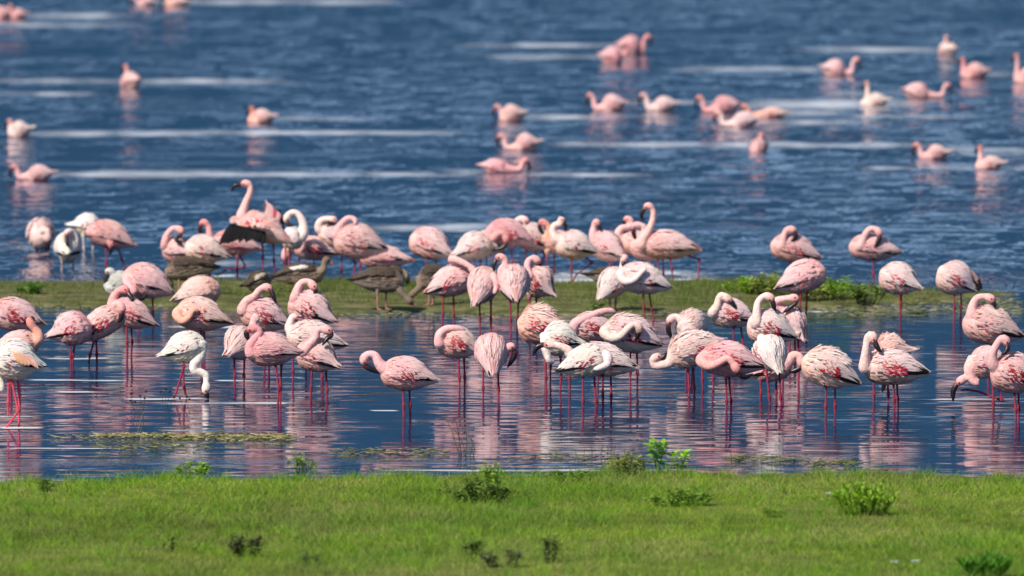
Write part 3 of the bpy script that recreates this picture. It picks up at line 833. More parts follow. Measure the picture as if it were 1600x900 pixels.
bird('preening flamingo rising above the leafy clump on the bar', 438, (1204, 380, 1284, 404, 42), [(1222, 384, 14), (1224, 370, 17), (1229, 358, 17), (1238, 358, 18)], [(1243, 364, 18), (1240, 373, 18), (1232, 377, 18)], [[(1236, 402), (1236, 438)], [(1244, 402), (1244, 438)]], 'pink', .6, .2, group=G_FAR)
bird('flamingo preening on one straight leg behind the right end of the leafy clump', 438, (1326, 384, 1409, 395, 38), [(1344, 384, 12), (1349, 371, 14), (1357, 358, 16), (1367, 357, 17), (1373, 363, 18)], [(1373, 370, 18), (1370, 379, 19), (1365, 387, 19)], [[(1363, 402), (1366, 438)]], 'pink', .3, .4, group=G_FAR)

# ---- birds by the near shore of the bar
G_MID = 'flamingos along the near shore of the bar'
bird('flamingo bending its neck over its back to a lifted wing, red tail tip', 512, (742, 428, 664, 458, 44), [(712, 410, 6), (706, 404, 14), (716, 406, 20), (731, 413, 24), (741, 423, 24)], [(741, 430, 24), (737, 440, 23)],
     [[(693, 452), (692, 492), (691, 512)], [(708, 452), (709, 492), (709, 512)]], 'pink', .5, .7, group=G_MID, tailtint=(.75, .20, .16))
bird('flamingo with drooping pale wings, left in the huddle of three', 521, (768, 424, 742, 476, 50), [(772, 432, 18), (776, 446, 24), (772, 458, 28)], None, [[(749, 470), (750, 498), (750, 521)], [(767, 468), (767, 498), (767, 521)]], 'pink', .1, .6, turn=44, group=G_MID)
bird('flamingo seen from the tail with black bill against its orange neck, middle of the huddle', 524, (800, 424, 806, 470, 52), [(786, 432, -12), (782, 424, -10), (789, 414, -8), (788, 405, -8), (780, 402, -8)], [(775, 407, -6), (772, 415, -4), (772, 424, -2)],
     [[(797, 466), (798, 500), (798, 524)], [(810, 466), (809, 500), (808, 524)]], 'pink', .2, .8, turn=60, group=G_MID)
bird('ruffled flamingo with arched orange neck and red wing feathers, right in the huddle', 517, (818, 428, 864, 460, 48), [(828, 432, 18), (824, 420, 16), (825, 408, 12), (833, 403, 8), (841, 408, 8)], [(843, 413, 8), (841, 419, 8)],
     [[(827, 464), (828, 517)], [(838, 462), (838, 517)]], 'pink', 1.6, .2, fluff=.9, turn=20, group=G_MID)
bird('pale flamingo with its back turned and white nape, on the bar', 484, (978, 426, 936, 466, 42), [(974, 422, -6), (974, 412, -8), (976, 403, -8)], [(974, 410, -4), (972, 416, 0)], [[(953, 462), (953, 473), (953, 484)], [(963, 462), (962, 473), (961, 484)]], 'pale', .1, .3, turn=30, group=G_MID, zg=.03, legcol=(.40, .20, .18))
bird('pale flamingo with neck laid along its flank and black wing edges, at the bar edge', 500, (966, 428, 1050, 450, 44), [(970, 428, 10), (976, 438, 20), (990, 436, 26), (1002, 424, 26), (1010, 418, 24)], None,
     [[(1004, 446), (1006, 480), (1007, 498)], [(1013, 448), (1018, 482), (1022, 500)]], 'pale', .2, 1.4, fluff=.5, group=G_MID)
bird('pink flamingo with tail to the huddle and head hidden, before the leafy clump', 502, (1290, 420, 1211, 452, 46), None, None, [[(1251, 450), (1250, 480), (1249, 500)], [(1262, 450), (1260, 482), (1259, 502)]], 'pink', .1, 1.0, group=G_MID)
bird('small whitish flamingo with hidden head standing off the right end of the clump', 497, (1375, 428, 1438, 450, 46), None, None, [[(1402, 450), (1407, 475), (1406, 497)], [(1409, 450), (1408, 475), (1407, 497)]], 'pale', .4, .3, fluff=.4, turn=20, group=G_MID)
bird('whitish flamingo with head twisted under its tail, big black wing tip', 503, (1465, 424, 1524, 454, 50), None, None, [[(1490, 452), (1491, 480), (1490, 503)], [(1502, 452), (1502, 480), (1501, 503)]], 'pale', .8, .8, group=G_MID,
     extra=[[(1506, 420, 2, 1528, 442, 4, 16, (.45, .26, .22)), (1518, 430, 3, 1530, 455, 4, 12, BLACK), (1521, 430, 1, 1534, 452, 2, 10, BLACK), (1516, 432, 5, 1525, 452, 6, 8, BLACK)]])
bird('grey young flamingo with hooked dark bill, half behind a pink feeder', 487, (166, 448, 214, 446, 38), [(174, 450, 4), (177, 438, 5), (177, 427, 5), (170, 423, 5)], [(167, 429, 5), (166, 440, 5), (170, 450, 5)], [[(186, 460), (186, 487)], [(194, 460), (194, 487)]], 'grey', 0, .3, group=G_MID, legcol=(.25, .22, .2))
bird('pink flamingo lowering its head by its legs, in front of the grey young one', 500, (192, 428, 272, 459, 50), [(198, 438, 14), (204, 446, 22), (209, 452, 24)], [(214, 460, 24), (223, 465, 24), (232, 457, 22)], [[(217, 458), (217, 482), (218, 500)], [(238, 462), (239, 486), (239, 500)]], 'pink', 0, .5, group=G_MID)
bird('plump peach flamingo with hidden head resting low on the bar, orange breast', 502, (344, 448, 269, 470, 42), None, None, [[(306, 464), (306, 502)], [(316, 464), (316, 502)]], 'orange', 0, .5, group=G_MID)

# ---- the pool in front of the bar
bird('crimson-barred flamingo with hidden head, behind the orange-pink bird with raised curved neck', 556, (-14, 484, 70, 508, 48), None, None, [[(22, 506), (23, 556)], [(30, 506), (31, 556)]], 'pink', 1.6, .9)
bird('orange-pink flamingo with raised curved neck, behind the large white flamingo', 604, (62, 534, -12, 546, 36), [(60, 530, 4), (60, 520, 4), (52, 510, 4), (47, 500, 4)], [(51, 497, 2), (53, 504, -2)], [[(18, 552), (18, 604)], [(30, 552), (30, 604)]], 'orange', 0, .3)
bird('large white flamingo with orange wing streaks and long pink-red legs', 668, (-12, 560, 67, 572, 60), [(-6, 582, 4), (2, 598, 6), (4, 612, 6)], None, [[(17, 586), (29, 642), (10, 668)], [(28, 586), (30, 640), (29, 668)], [(14, 586), (13, 650)]], 'white', .2, .1, fluff=.5, legcol=(.62, .07, .11),
     extra=[[(22 + 30 * q_ + random.uniform(-2, 2), 547 + 10 * q_ + random.uniform(-2, 3), 33, 30 + 32 * q_, 564 + 8 * q_ + random.uniform(-3, 2), 35, 3.6, (.82, .30 + .25 * random.random(), .20 + .25 * random.random())) for q_ in [i / 17 for i in range(18)]]])
bird('round pink flamingo with fluffed shoulders and no head showing, beside the leaning red-flecked one', 568, (143, 508, 75, 526, 48), None, None, [[(108, 528), (111, 556), (111, 568)], [(118, 528), (114, 556), (113, 568)]], 'pink', .5, .6, fluff=.6)
bird('leaning pink flamingo with arched neck and hidden bill, red wing flecks', 566, (194, 484, 119, 535, 40), [(187, 486, 8), (180, 477, 12), (186, 473, 16), (191, 480, 18)], [(191, 490, 18), (189, 498, 18), (185, 503, 18)], [[(148, 530), (141, 554), (139, 566)], [(150, 530), (151, 554), (151, 566)]], 'pink', 1.0, .2)
bird('flamingo with dark bill bent over its own back, pink-red tail, beside the leaning one', 556, (172, 480, 244, 508, 42), [(176, 478, -4), (178, 464, -4), (186, 454, -2), (196, 452, 2)], [(201, 458, 6), (206, 465, 10), (208, 473, 14)], [[(198, 508), (199, 535), (199, 556)], [(205, 508), (206, 535), (205, 556)]], 'rose', .7, .6)
bird('peach flamingo with neck folded on its flank, red fleck above black wing tips', 562, (274, 484, 362, 506, 48), [(277, 490, 14), (286, 500, 24), (296, 494, 28), (304, 482, 28), (311, 487, 26)], None, [[(313, 508), (316, 540), (316, 562)], [(319, 508), (319, 540), (319, 562)]], 'orange', .5, 1.0)
bird('white flamingo feeding with kinked neck straight down into the water', 623, (323, 536, 251, 556, 44), [(312, 556, 6), (304, 568, 8), (304, 578, 8), (314, 581, 8), (322, 586, 8), (323, 600, 8), (322, 610, 8)], [(323, 616, 8), (326, 623, 8)],
     [[(284, 564), (288, 572), (280, 598), (272, 622)], [(286, 564), (287, 605), (292, 623)]], 'white', .1, 1.0)
bird('flamingo with swan-like neck and bill on its back, ruffled plumes, crimson flank', 566, (376, 482, 454, 510, 48), [(380, 484, 8), (386, 470, 10), (398, 462, 12), (406, 452, 12), (417, 448, 12)], [(425, 455, 14), (428, 463, 16), (432, 473, 17)], [[(414, 510), (414, 566)], [(420, 510), (420, 566)]], 'pink', 1.6, .4, fluff=.7)
bird('heavily streaked pink flamingo with hooped neck, grass right behind it', 562, (452, 470, 523, 502, 52), [(462, 464, 6), (466, 450, 8), (472, 441, 8), (483, 440, 8), (491, 448, 10)], [(493, 454, 12), (490, 460, 14)], [[(478, 500), (478, 562)], [(486, 500), (486, 562)]], 'pink', .6, .8, fluff=.5, turn=20)
bird('pink flamingo turned away, head hooked over, left of a curve-necked flamingo', 600, (390, 528, 357, 552, 50), [(394, 514, -10), (396, 502, -12), (399, 494, -12), (404, 502, -10)], None, [[(366, 554), (367, 587), (367, 600)], [(382, 554), (381, 588), (381, 600)]], 'pink', .2, .3, turn=44)
bird('curve-necked rosy flamingo with head tucked against its neck, in front of the pair', 636, (386, 546, 470, 552, 48), [(394, 552, 8), (391, 541, 10), (398, 529, 10), (406, 520, 10), (403, 513, 10), (393, 513, 10)], [(386, 518, 10), (387, 526, 10), (393, 532, 10)],
     [[(430, 566), (436, 606), (434, 636)], [(440, 566), (438, 606), (438, 636)]], 'rose', .1, .3)
bird('pale streaked flamingo behind the black-billed preener, small pink nape', 596, (448, 522, 542, 540, 46), [(452, 514, -6), (454, 502, -8), (458, 494, -8), (464, 496, -4)], None, [[(458, 540), (458, 596)], [(504, 560), (503, 600)]], 'pale', .3, .7, fluff=.6)
bird('flamingo with large black bill laid across its shoulder, legs apart in the pool', 622, (466, 546, 529, 572, 50), [(476, 548, 14), (484, 537, 18), (494, 526, 18), (495, 516, 16), (504, 513, 16), (514, 516, 18)], [(518, 522, 19), (511, 528, 22), (504, 538, 25)],
     [[(488, 572), (486, 606), (486, 622)], [(509, 574), (511, 610), (511, 622)]], 'pink', .2, .6, turn=24)
bird('lone pink flamingo with bowed head, open water on both sides', 652, (594, 580, 685, 595, 48), [(599, 574, 4), (592, 566, 6), (586, 555, 6), (576, 553, 6), (569, 560, 6)], [(571, 571, 6), (580, 576, 6), (595, 583, 6)],
     [[(629, 600), (631, 634), (631, 652)], [(639, 600), (641, 634), (641, 652)]], 'pink', .5, .3)
bird('flamingo with tucked neck and solid crimson wing bar, right of the lone one', 608, (683, 528, 752, 550, 46), [(688, 536, 12), (687, 522, 16), (697, 513, 16), (712, 512, 14), (728, 516, 8)], None, [[(716, 556), (718, 590), (718, 608)], [(725, 556), (726, 590), (726, 608)]], 'pink', 2.4, .1)
bird('flamingo with rump towards the viewer and grey bill pointing down beside it', 623, (766, 528, 770, 584, 52), [(782, 546, -6), (786, 556, -2), (790, 548, 2), (798, 541, 4)], [(804, 547, 4), (803, 557, 4), (793, 574, 4)], [[(755, 574), (755, 606), (755, 623)], [(778, 578), (779, 608), (779, 623)]], 'pink', .1, .4, turn=54, fluff=.3)
bird('fluffed orange-pink flamingo with raised plumes and hidden head', 594, (809, 508, 886, 512, 54), None, None, [[(852, 532), (852, 594)], [(859, 532), (860, 594)]], 'orange', 1.0, .0, fluff=1.3, turn=16)
bird('white ruffled flamingo with orange belly side, behind an outstretched neck', 612, (846, 528, 907, 536, 48), [(852, 540, 10), (855, 552, 12), (858, 562, 12), (866, 566, 8)], None, [[(852, 556), (853, 590), (854, 612)], [(876, 556), (877, 590), (875, 612)], [(889, 556), (890, 590), (890, 612)]], 'white', .4, .9, fluff=.6)
bird('flamingo stretching its neck out flat, stout black bill, pale pointed tail', 630, (892, 556, 999, 576, 48), [(893, 554, 4), (886, 546, 6), (874, 540, 8), (860, 538, 8)], [(848, 538, 8), (838, 543, 8), (833, 555, 8)], [[(940, 578), (942, 618), (942, 630)], [(954, 578), (955, 618), (955, 630)]], 'pale', .4, .5)
bird('white and black winged flamingo standing before the one with outstretched neck', 635, (956, 556, 870, 580, 46), [(949, 556, 16), (950, 566, 20), (940, 572, 22), (928, 576, 20)], None, [[(911, 582), (911, 626), (911, 635)], [(928, 582), (931, 628), (932, 635)]], 'white', .5, 1.4, fluff=.4)
bird('flamingo with long neck laid across its back and dense crimson coverts', 596, (892, 508, 966, 522, 44), [(896, 514, 10), (900, 504, 14), (914, 497, 14), (934, 488, 10), (952, 485, 4), (962, 489, 0)], None, [[(934, 520), (934, 596)], [(942, 520), (942, 596)]], 'pink', 2.4, .1)
bird('pale flamingo with thick neck curled on its side and spiky dark wing tips', 604, (942, 512, 1036, 540, 54), [(945, 518, 16), (955, 526, 26), (969, 523, 32), (980, 512, 32), (990, 505, 30), (998, 510, 28)], [(997, 520, 26), (992, 530, 26)], [[(985, 540), (985, 604)], [(995, 542), (996, 604)]], 'pale', .9, 1.5, fluff=.8)
bird('fluffy pale flamingo with curled neck and dark drooping bill, left of the red-flanked one', 580, (1062, 510, 1106, 512, 46), [(1072, 514, 20), (1064, 500, 18), (1056, 494, 16), (1048, 498, 16)], [(1044, 507, 16), (1045, 518, 16), (1051, 529, 16)], [[(1072, 528), (1072, 580)], [(1082, 528), (1082, 580)]], 'pale', .0, .0, fluff=.6, turn=-44)
bird('flamingo with folded upright neck, dark bill tip touching bright red coverts', 552, (1110, 486, 1182, 500, 42), [(1114, 488, 12), (1120, 478, 16), (1123, 465, 17), (1128, 460, 17), (1137, 466, 18)], [(1143, 472, 19), (1150, 481, 20)], [[(1146, 506), (1146, 536), (1146, 552)], [(1157, 506), (1161, 538), (1162, 552)]], 'pale', 2.2, .4)
bird('flamingo with thick S-neck and black bill against its shoulder, crimson lower wing', 596, (1168, 504, 1244, 528, 54), [(1182, 504, 18), (1182, 488, 20), (1184, 472, 18), (1193, 462, 16), (1203, 464, 16)], [(1207, 471, 18), (1209, 480, 19), (1212, 485, 19)], [[(1222, 528), (1223, 596)], [(1247, 528), (1248, 596)]], 'pale', 1.4, .7)
bird('flamingo with neck bent flat and head turned back, drooping rosy tail', 562, (1222, 484, 1254, 528, 42), [(1212, 478, -2), (1214, 470, 2), (1228, 466, 8), (1242, 465, 14)], [(1243, 471, 18), (1234, 479, 20), (1222, 488, 20)], [[(1234, 522), (1234, 562)], [(1242, 522), (1242, 562)]], 'pink', .2, .1, turn=30, fluff=.4)
bird('pale flamingo with neck coiled low over the water, ruffled back', 616, (1042, 556, 1134, 538, 50), [(1046, 566, 6), (1034, 570, 8), (1023, 571, 8), (1020, 562, 8), (1028, 557, 8)], [(1034, 560, 7), (1040, 553, 6), (1043, 550, 4)], [[(1075, 574), (1077, 606), (1077, 616)], [(1083, 574), (1085, 606), (1085, 616)]], 'pale', .2, .1, fluff=1.0, turn=-10)
bird('orange-backed flamingo half hidden behind the coil-necked one', 604, (1064, 548, 1130, 532, 36), None, None, [[(1097, 556), (1098, 604)], [(1113, 556), (1115, 604)]], 'orange', 0, .1, fluff=.5)
bird('rosy flamingo with neck curved under its flank and patchy dark wing tip', 640, (1093, 556, 1196, 574, 50), [(1096, 562, 14), (1108, 570, 24), (1124, 564, 30), (1136, 558, 32), (1146, 568, 32)], [(1154, 582, 30), (1164, 587, 28), (1176, 582, 26)], [[(1134, 586), (1135, 626), (1135, 640)], [(1139, 586), (1142, 628), (1142, 640)]], 'rose', .9, 1.1, fluff=.4)
bird('white fluffy flamingo seen from the rear with drooping wing feathers', 632, (1192, 534, 1216, 578, 52), [(1190, 530, -30), (1194, 540, -36), (1200, 548, -38)], None, [[(1197, 574), (1202, 620), (1203, 632)], [(1217, 574), (1220, 622), (1221, 632)]], 'white', .5, .1, fluff=.35, turn=48)
bird('pink flamingo peering round with pale hooked neck, behind the white fluffy one', 622, (1236, 570, 1168, 588, 36), [(1234, 562, 0), (1240, 555, 2), (1248, 556, 3), (1252, 565, 4)], [(1249, 575, 4), (1241, 579, 4), (1232, 580, 4)], [[(1188, 590), (1188, 622)], [(1213, 588), (1213, 622)]], 'pink', .2, .1)
bird('round peach flamingo with spiky back plumes and no head showing, legs apart', 647, (1254, 560, 1345, 600, 56), None, None, [[(1291, 592), (1290, 634), (1290, 647)], [(1305, 592), (1305, 634), (1305, 647)]], 'pale', .8, .5, fluff=1.0)
bird('orange ruffled flamingo mostly hidden behind a crimson-winged preener', 628, (1366, 556, 1424, 548, 50), [(1372, 566, 4), (1376, 578, 6), (1379, 584, 6)], [(1379, 590, 6), (1381, 600, 6), (1378, 612, 6)], [[(1364, 580), (1365, 628)], [(1386, 580), (1388, 628)]], 'orange', .2, .0, fluff=1.0)
bird('crimson-winged flamingo with upright folded neck and dark bill, white pointed tail', 640, (1348, 572, 1454, 583, 50), [(1351, 574, 10), (1351, 558, 14), (1353, 540, 16), (1355, 525, 16), (1362, 523, 17)], [(1367, 535, 19), (1371, 543, 21), (1377, 549, 22)], [[(1395, 588), (1397, 624), (1397, 640)], [(1401, 588), (1403, 624), (1403, 640)]], 'pale', 2.4, 1.6, fluff=.4)
bird('flamingo with looped neck resting on its back, straight behind the folded-leg feeder', 580, (1504, 500, 1600, 526, 56), [(1518, 492, 8), (1520, 476, 8), (1527, 465, 8), (1540, 463, 8), (1549, 467, 10)], [(1552, 473, 12), (1554, 480, 14)], [[(1544, 526), (1544, 580)], [(1551, 526), (1551, 580)]], 'pink', .2, 1.2, fluff=.6)
bird('flamingo feeding with black bill at the water and one leg folded forward', 638, (1513, 566, 1580, 572, 46), [(1515, 576, 6), (1519, 592, 8), (1527, 598, 8), (1520, 592, 8), (1509, 590, 8), (1500, 595, 8)], [(1494, 601, 8), (1489, 611, 8), (1489, 627, 8)],
     [[(1551, 592), (1552, 630), (1552, 638)], [(1556, 592), (1567, 627), (1530, 612), (1510, 609)]], 'pink', .1, .1)
bird('pink flamingo with sharply folded neck and bright red flank, overlapping the feeder', 656, (1548, 576, 1628, 600, 58), [(1552, 568, 12), (1550, 552, 16), (1556, 538, 18), (1563, 528, 18), (1570, 530, 18)], [(1573, 540, 20), (1570, 548, 22), (1563, 553, 23)], [[(1583, 598), (1587, 640), (1587, 656)], [(1591, 598), (1592, 640), (1592, 656)]], 'pink', 2.0, .3, fluff=.5)

# ---- geese on the bar
G_GOOSE = 'brown geese on the grassy bar'
def goose(label, wl, body, neck, bill, legs, **kw):
    bird(label, wl, body, neck, bill, legs, 'goose', 0, 1.2, .1, name='goose', cat='goose', group=G_GOOSE, zg=.03, **kw)
goose('brown goose with black tail tip grazing between the huddled flamingos, head hidden', 462, (257, 424, 342, 418, 36), [(262, 432, -6), (266, 446, -8)], [(268, 452, -8), (272, 458, -8)], [[(280, 436), (280, 462)], [(290, 436), (290, 462)]])
goose('small brown goose with pale breast, crouched facing away on the bar', 466, (420, 440, 384, 446, 34), [(414, 432, -20), (420, 428, -22)], None, [[(396, 455), (396, 466)], [(404, 455), (404, 466)]], turn=30, patch=(.5, .45, .36))
goose('brown goose with raised head and white wing patch', 458, (507, 428, 422, 434, 34), [(504, 422, 4), (507, 412, 4), (510, 405, 4)], [(516, 408, 4), (522, 415, 4)], [[(462, 442), (462, 458)], [(472, 442), (472, 458)]], patch=(.72, .68, .62))
goose('brown goose with blackish tail stretching its neck down to the right', 483, (632, 440, 546, 438, 40), [(624, 452, 4), (634, 464, 4), (641, 471, 4)], [(646, 475, 4), (652, 478, 4)], [[(590, 458), (590, 470), (590, 483)], [(603, 458), (603, 470), (603, 483)]])
goose('grey brown goose back rising behind the goose with blackish tail', 452, (634, 432, 592, 432, 28), [(632, 430, -8), (636, 438, -8)], [(638, 444, -8), (640, 448, -8)], [[(606, 440), (606, 452)], [(614, 440), (614, 452)]])
goose('brown goose reaching down to the left under a pink flamingo', 476, (652, 438, 706, 430, 38), [(656, 448, 4), (648, 456, 4), (642, 462, 4)], [(638, 466, 4), (634, 471, 4)], [[(670, 454), (670, 476)], [(678, 454), (678, 476)]])
goose('dark-backed goose lying behind a pale flamingo on the bar', 458, (978, 436, 914, 430, 26), [(980, 436, -8), (984, 444, -8)], [(986, 448, -8), (990, 452, -8)], [[(946, 444), (946, 458)], [(954, 444), (954, 458)]])

# ---- swimmers on the open lake
G_SW = 'flamingos swimming on the open lake'
def swimmer(label, wl, x0, x1, top, hx, hy, up=False, flip=False, pal='pink', turn=0, loop=True, tuck=False):
    """x0..x1 body span, breast at x0; (hx, hy) the head"""
    th = (wl - top) * 1.3
    cy = wl - (wl - top) * .12
    sg = 1 if x1 > x0 else -1
    if tuck:
        nk = [(x0 + sg * 4, cy - 6, 0), (hx, (hy + cy) / 2, 0), (hx, hy, 0)]
        bl = [(hx + sg * 3, hy + 5, 2), (hx + sg * 5, hy + 11, 3)]
    elif up:
        nk = [(x0 - sg * 2, cy - 2), (hx + sg * 3, cy - 10), (hx + sg * 3.5, hy + 9), (hx + sg * 2.5, hy + 1)]
        bl = [(hx - sg * 2, hy + 3), (hx - sg * 4.5, hy + 8), (hx - sg * 3.5, hy + 13)]
    else:
        nk = [(x0 - sg * 3, wl - 4), (hx + sg * 10, wl - 5), (hx + sg * 7, hy + 5), (hx + sg * 2, hy)]
        bl = [(hx - sg * 3, hy + 5), (hx - sg * 4, hy + 12), (hx - sg * 0, min(hy + 19, wl + 1))]
    bird(label, wl, (x0, cy, x1 + sg * 2, wl - (wl - top) * .55, th), nk, bl, (), pal, .25, .1, .2, turn=turn, group=G_SW, swim=True, neckk=1.0)
swimmer('rosy swimmer touching a second rosy one, both far off in front of parallel glint lines', 29, -4, 17, 12, -8, 8, pal='rose')
swimmer('rosy swimmer with tucked head pressed against its far-off rosy companion', 29, 18, 40, 15, 16, 9, tuck=True, pal='rose')
swimmer('pink swimmer of the farthest loose pair on the lake', 9, 218, 242, -4, 206, -6)
swimmer('peach swimmer of the farthest loose pair on the lake', 9, 262, 296, -4, 256, -8, pal='orange')
swimmer('lone pale swimmer seen from behind with thin raised neck', 136, 194, 216, 114, 194, 103, up=True, turn=30)
swimmer('small pale swimmer holding its neck close, straight beyond the loop-necked swimmer', 214, 20, 47, 190, 13, 188, up=True, pal='pale')
swimmer('single swimmer with short raised neck, far from all others', 193, 394, 428, 172, 391, 168, up=True, pal='orange')
swimmer('swimmer with looped neck touching the water, widely apart from its pale body', 281, 42, 83, 260, 20, 260)
swimmer('pale swimmer with bent neck, topmost of the three in a column', 190, 784, 820, 165, 775, 166)
swimmer('pale swimmer with dark bill in the water, middle of the three in a column', 235, 806, 842, 210, 781, 212)
swimmer('rosy swimmer heading right with tail up, lowest of the three in a column', 269, 796, 750, 250, 823, 250, pal='rose')
swimmer('rosy swimmer in front of a companion, far out on dark water', 98, 972, 937, 74, 978, 68, tuck=True, pal='rose')
swimmer('far-out swimmer heading right with dark face, just beyond a rosy one', 84, 1000, 964, 56, 1014, 56, pal='rose')
swimmer('swimmer with looped neck, left of two feeding in line', 173, 941, 977, 149, 920, 148)
swimmer('paler swimmer with looped neck, right of two feeding in line', 173, 1022, 1057, 152, 1003, 148, pal='pale')
swimmer('rosy swimmer feeding above two overlapping pale ones', 176, 1113, 1156, 151, 1091, 152, pal='rose')
swimmer('pale swimmer with dark bill, lower of the overlapping group', 198, 1144, 1184, 176, 1120, 176, pal='pale')
swimmer('low pale swimmer lagging right of the overlapping group', 184, 1184, 1230, 170, 1162, 166, pal='orange')
swimmer('small round swimmer facing the viewer on a bright streak', 238, 1176, 1196, 218, 1189, 210, tuck=True, turn=-30)
swimmer('swimmer heading right with curved neck, under the small distant one', 118, 1320, 1284, 94, 1340, 92)
swimmer('small distant whitish swimmer seen end-on', 86, 1471, 1492, 67, 1478, 58, tuck=True, turn=30, pal='pale')
swimmer('rosy swimmer with raised neck, below the small distant whitish one', 122, 1508, 1544, 100, 1502, 92, up=True, pal='rose')
swimmer('pale swimmer with tall upright dark-faced neck', 166, 1352, 1388, 148, 1352, 129, up=True, pal='pale')
swimmer('swimmer heading right with cocked tail and dark bill down', 153, 1452, 1411, 131, 1482, 132)
swimmer('swimmer with tall thin neck level with a rosy raised-neck swimmer', 130, 1592, 1626, 107, 1586, 86, up=True)
swimmer('pink swimmer whose dark bill dips beside its curled neck', 249, 1448, 1482, 228, 1430, 226)
swimmer('pink swimmer with tall slender neck and long reflection', 264, 1532, 1567, 246, 1529, 229, up=True)

# ------------------------------------------------------------------ plants
def stem_tube(V, F, C, a, b, r0, r1, col, bend=0.0):
    a, b = np.array(a, float), np.array(b, float)
    mid = (a + b) / 2 + np.array((random.uniform(-1, 1), random.uniform(-1, 1), 0)) * bend
    v, f = sweep(np.array([a, mid, b]), [r0, (r0 + r1) / 2, r1], 5)
    o = len(V); V.extend(v); F.extend([tuple(i + o for i in q) for q in f]); C.extend([np.array(col) * random.uniform(.85, 1.15)] * len(v))

def leaf_face(V, F, C, base, d, ln, wd, col, droop=.25):
    base = np.array(base, float); d = np.array(d, float); d /= np.linalg.norm(d) + 1e-9
    w = np.cross(d, np.array((0, 0, 1.0)) + np.array((random.uniform(-.5, .5), random.uniform(-.5, .5), 0))); w /= np.linalg.norm(w) + 1e-9
    n = np.cross(w, d)
    o = len(V)
    for q, k in ((0, .1), (.35, 1), (.75, .7), (1, .04)):
        c = base + d * ln * q - np.array((0, 0, 1)) * droop * ln * q * q
        for e in (-1, 0, 1): V.append(c + w * e * k * wd / 2 - n * (0.12 * wd * k if e == 0 else 0))
    cc = np.array(col) * random.uniform(.7, 1.3)
    C.extend([cc] * 12)
    for r in range(3):
        for k in range(2):
            a = o + r * 3 + k; F.append((a, a + 1, a + 4, a + 3))

def herb(name, label, px, py, hpx, wpx, stems, leaves, leaf_px, col, z=None, group='weeds growing on the shore bank', scol=(.10, .12, .03), spiky=False, cat='plant', depth=.6, lw=.4, bias=.5):
    if z is None:
        P = ground(px, py, .04)
        z = float(bank_h(np.array(P.x), np.array(P.y)))
    P = ground(px, py, z); s = px_per_m(P)
    root = tagged(empty(name, P), label, cat, group)
    V, F, C = [], [], []; V2, F2, C2 = [], [], []
    h, w, lp = hpx / s, wpx / s, leaf_px / s
    tips = []
    for i in range(stems):
        a = random.random() * 6.283; r = math.sqrt(random.random())
        bx, by = math.cos(a) * r * w * .28, math.sin(a) * r * w * .28 * depth
        tx, ty = math.cos(a) * r * w * .5, math.sin(a) * r * w * .5 * depth
        hh = h * (1 - .45 * r * r) * random.uniform(.7, 1.05)
        stem_tube(V, F, C, (bx, by, -.02), (tx, ty, hh * .92), .003, .0015, scol, .01)
        tips.append(((bx, by), (tx, ty), hh))
    for k in range(int(leaves * 2.0)):
        (bx, by), (tx, ty), hh = random.choice(tips)
        f = random.random() ** bias
        a = random.random() * 6.283
        el = random.uniform(-.1, .9) if not spiky else random.uniform(.9, 2.5)
        leaf_face(V2, F2, C2, (bx + (tx - bx) * f, by + (ty - by) * f, hh * f * .92), (math.cos(a), math.sin(a), el), lp * random.uniform(.7, 1.4), lp * lw * .8 * random.uniform(.7, 1.2), col, .25)
    mesh_obj('stems', V, F, M_TWIG, root, C)['kind'] = 'stuff'
    mesh_obj('foliage', V2, F2, M_LEAF, root, C2, smooth=False)['kind'] = 'stuff'
    return root

BR, MD, DK, YL = (.24, .42, .035), (.20, .35, .04), (.17, .26, .05), (.32, .38, .08)
herb('weed', 'dark leafy weed on the bank below the floating plant debris', 62, 768, 26, 42, 8, 90, 9, DK)
herb('weed', 'light green rounded weed at the waterline', 302, 745, 30, 62, 14, 160, 10, BR)
herb('weed', 'thin straggling weed sprigs poking up over the water', 466, 743, 42, 66, 12, 110, 9, MD)
herb('weed', 'big dark bushy weed with one tall bright sprig on the bank', 748, 786, 44, 110, 22, 420, 11, DK)
herb('weed', 'bright sprig standing in the big dark bush', 770, 772, 66, 40, 8, 110, 10, BR)
herb('weed', 'low green spreading weed at the waterline beside the dark bush', 884, 752, 22, 80, 14, 150, 9, MD)
herb('weed', 'low sprawling weed near the large-leaved water plant', 1058, 790, 28, 124, 24, 400, 10, MD)
herb('weed', 'large bright green bush of upright leaves on the bank', 1350, 806, 56, 118, 44, 700, 13, (.27, .45, .035), spiky=True, lw=.28)
herb('weed', 'blackish dried weed with forked stems on the grass', 386, 872, 46, 62, 12, 120, 12, (.04, .048, .02), scol=(.04, .035, .02))
herb('weed', 'small dark sprig left of the blackish dried weed', 264, 864, 34, 18, 4, 26, 8, (.03, .045, .016), scol=(.04, .035, .02))
herb('weed', 'small dark weed in a grass hollow, left of the tall dim stalk', 736, 864, 28, 40, 8, 70, 11, (.10, .18, .03))
herb('weed', 'dim greyish weed spread beside the tall dim stalk', 788, 886, 38, 74, 12, 110, 10, (.10, .12, .05), scol=(.06, .05, .03))
herb('weed', 'tall dim stalk of dark leaves on the grass', 858, 880, 62, 34, 6, 80, 10, (.07, .09, .03), scol=(.05, .045, .025))
herb('weed', 'pale green weed low in the grass, right of the blackish dried weed', 487, 884, 30, 44, 8, 50, 9, (.12, .17, .05))
herb('weed', 'tiny yellow-green sprout on the bank', 1204, 806, 20, 18, 5, 36, 8, (.22, .34, .03))
herb('weed', 'fresh green tuft of long grass near two white blossoms', 1545, 903, 34, 110, 30, 260, 24, (.10, .27, .02), spiky=True, lw=.16)
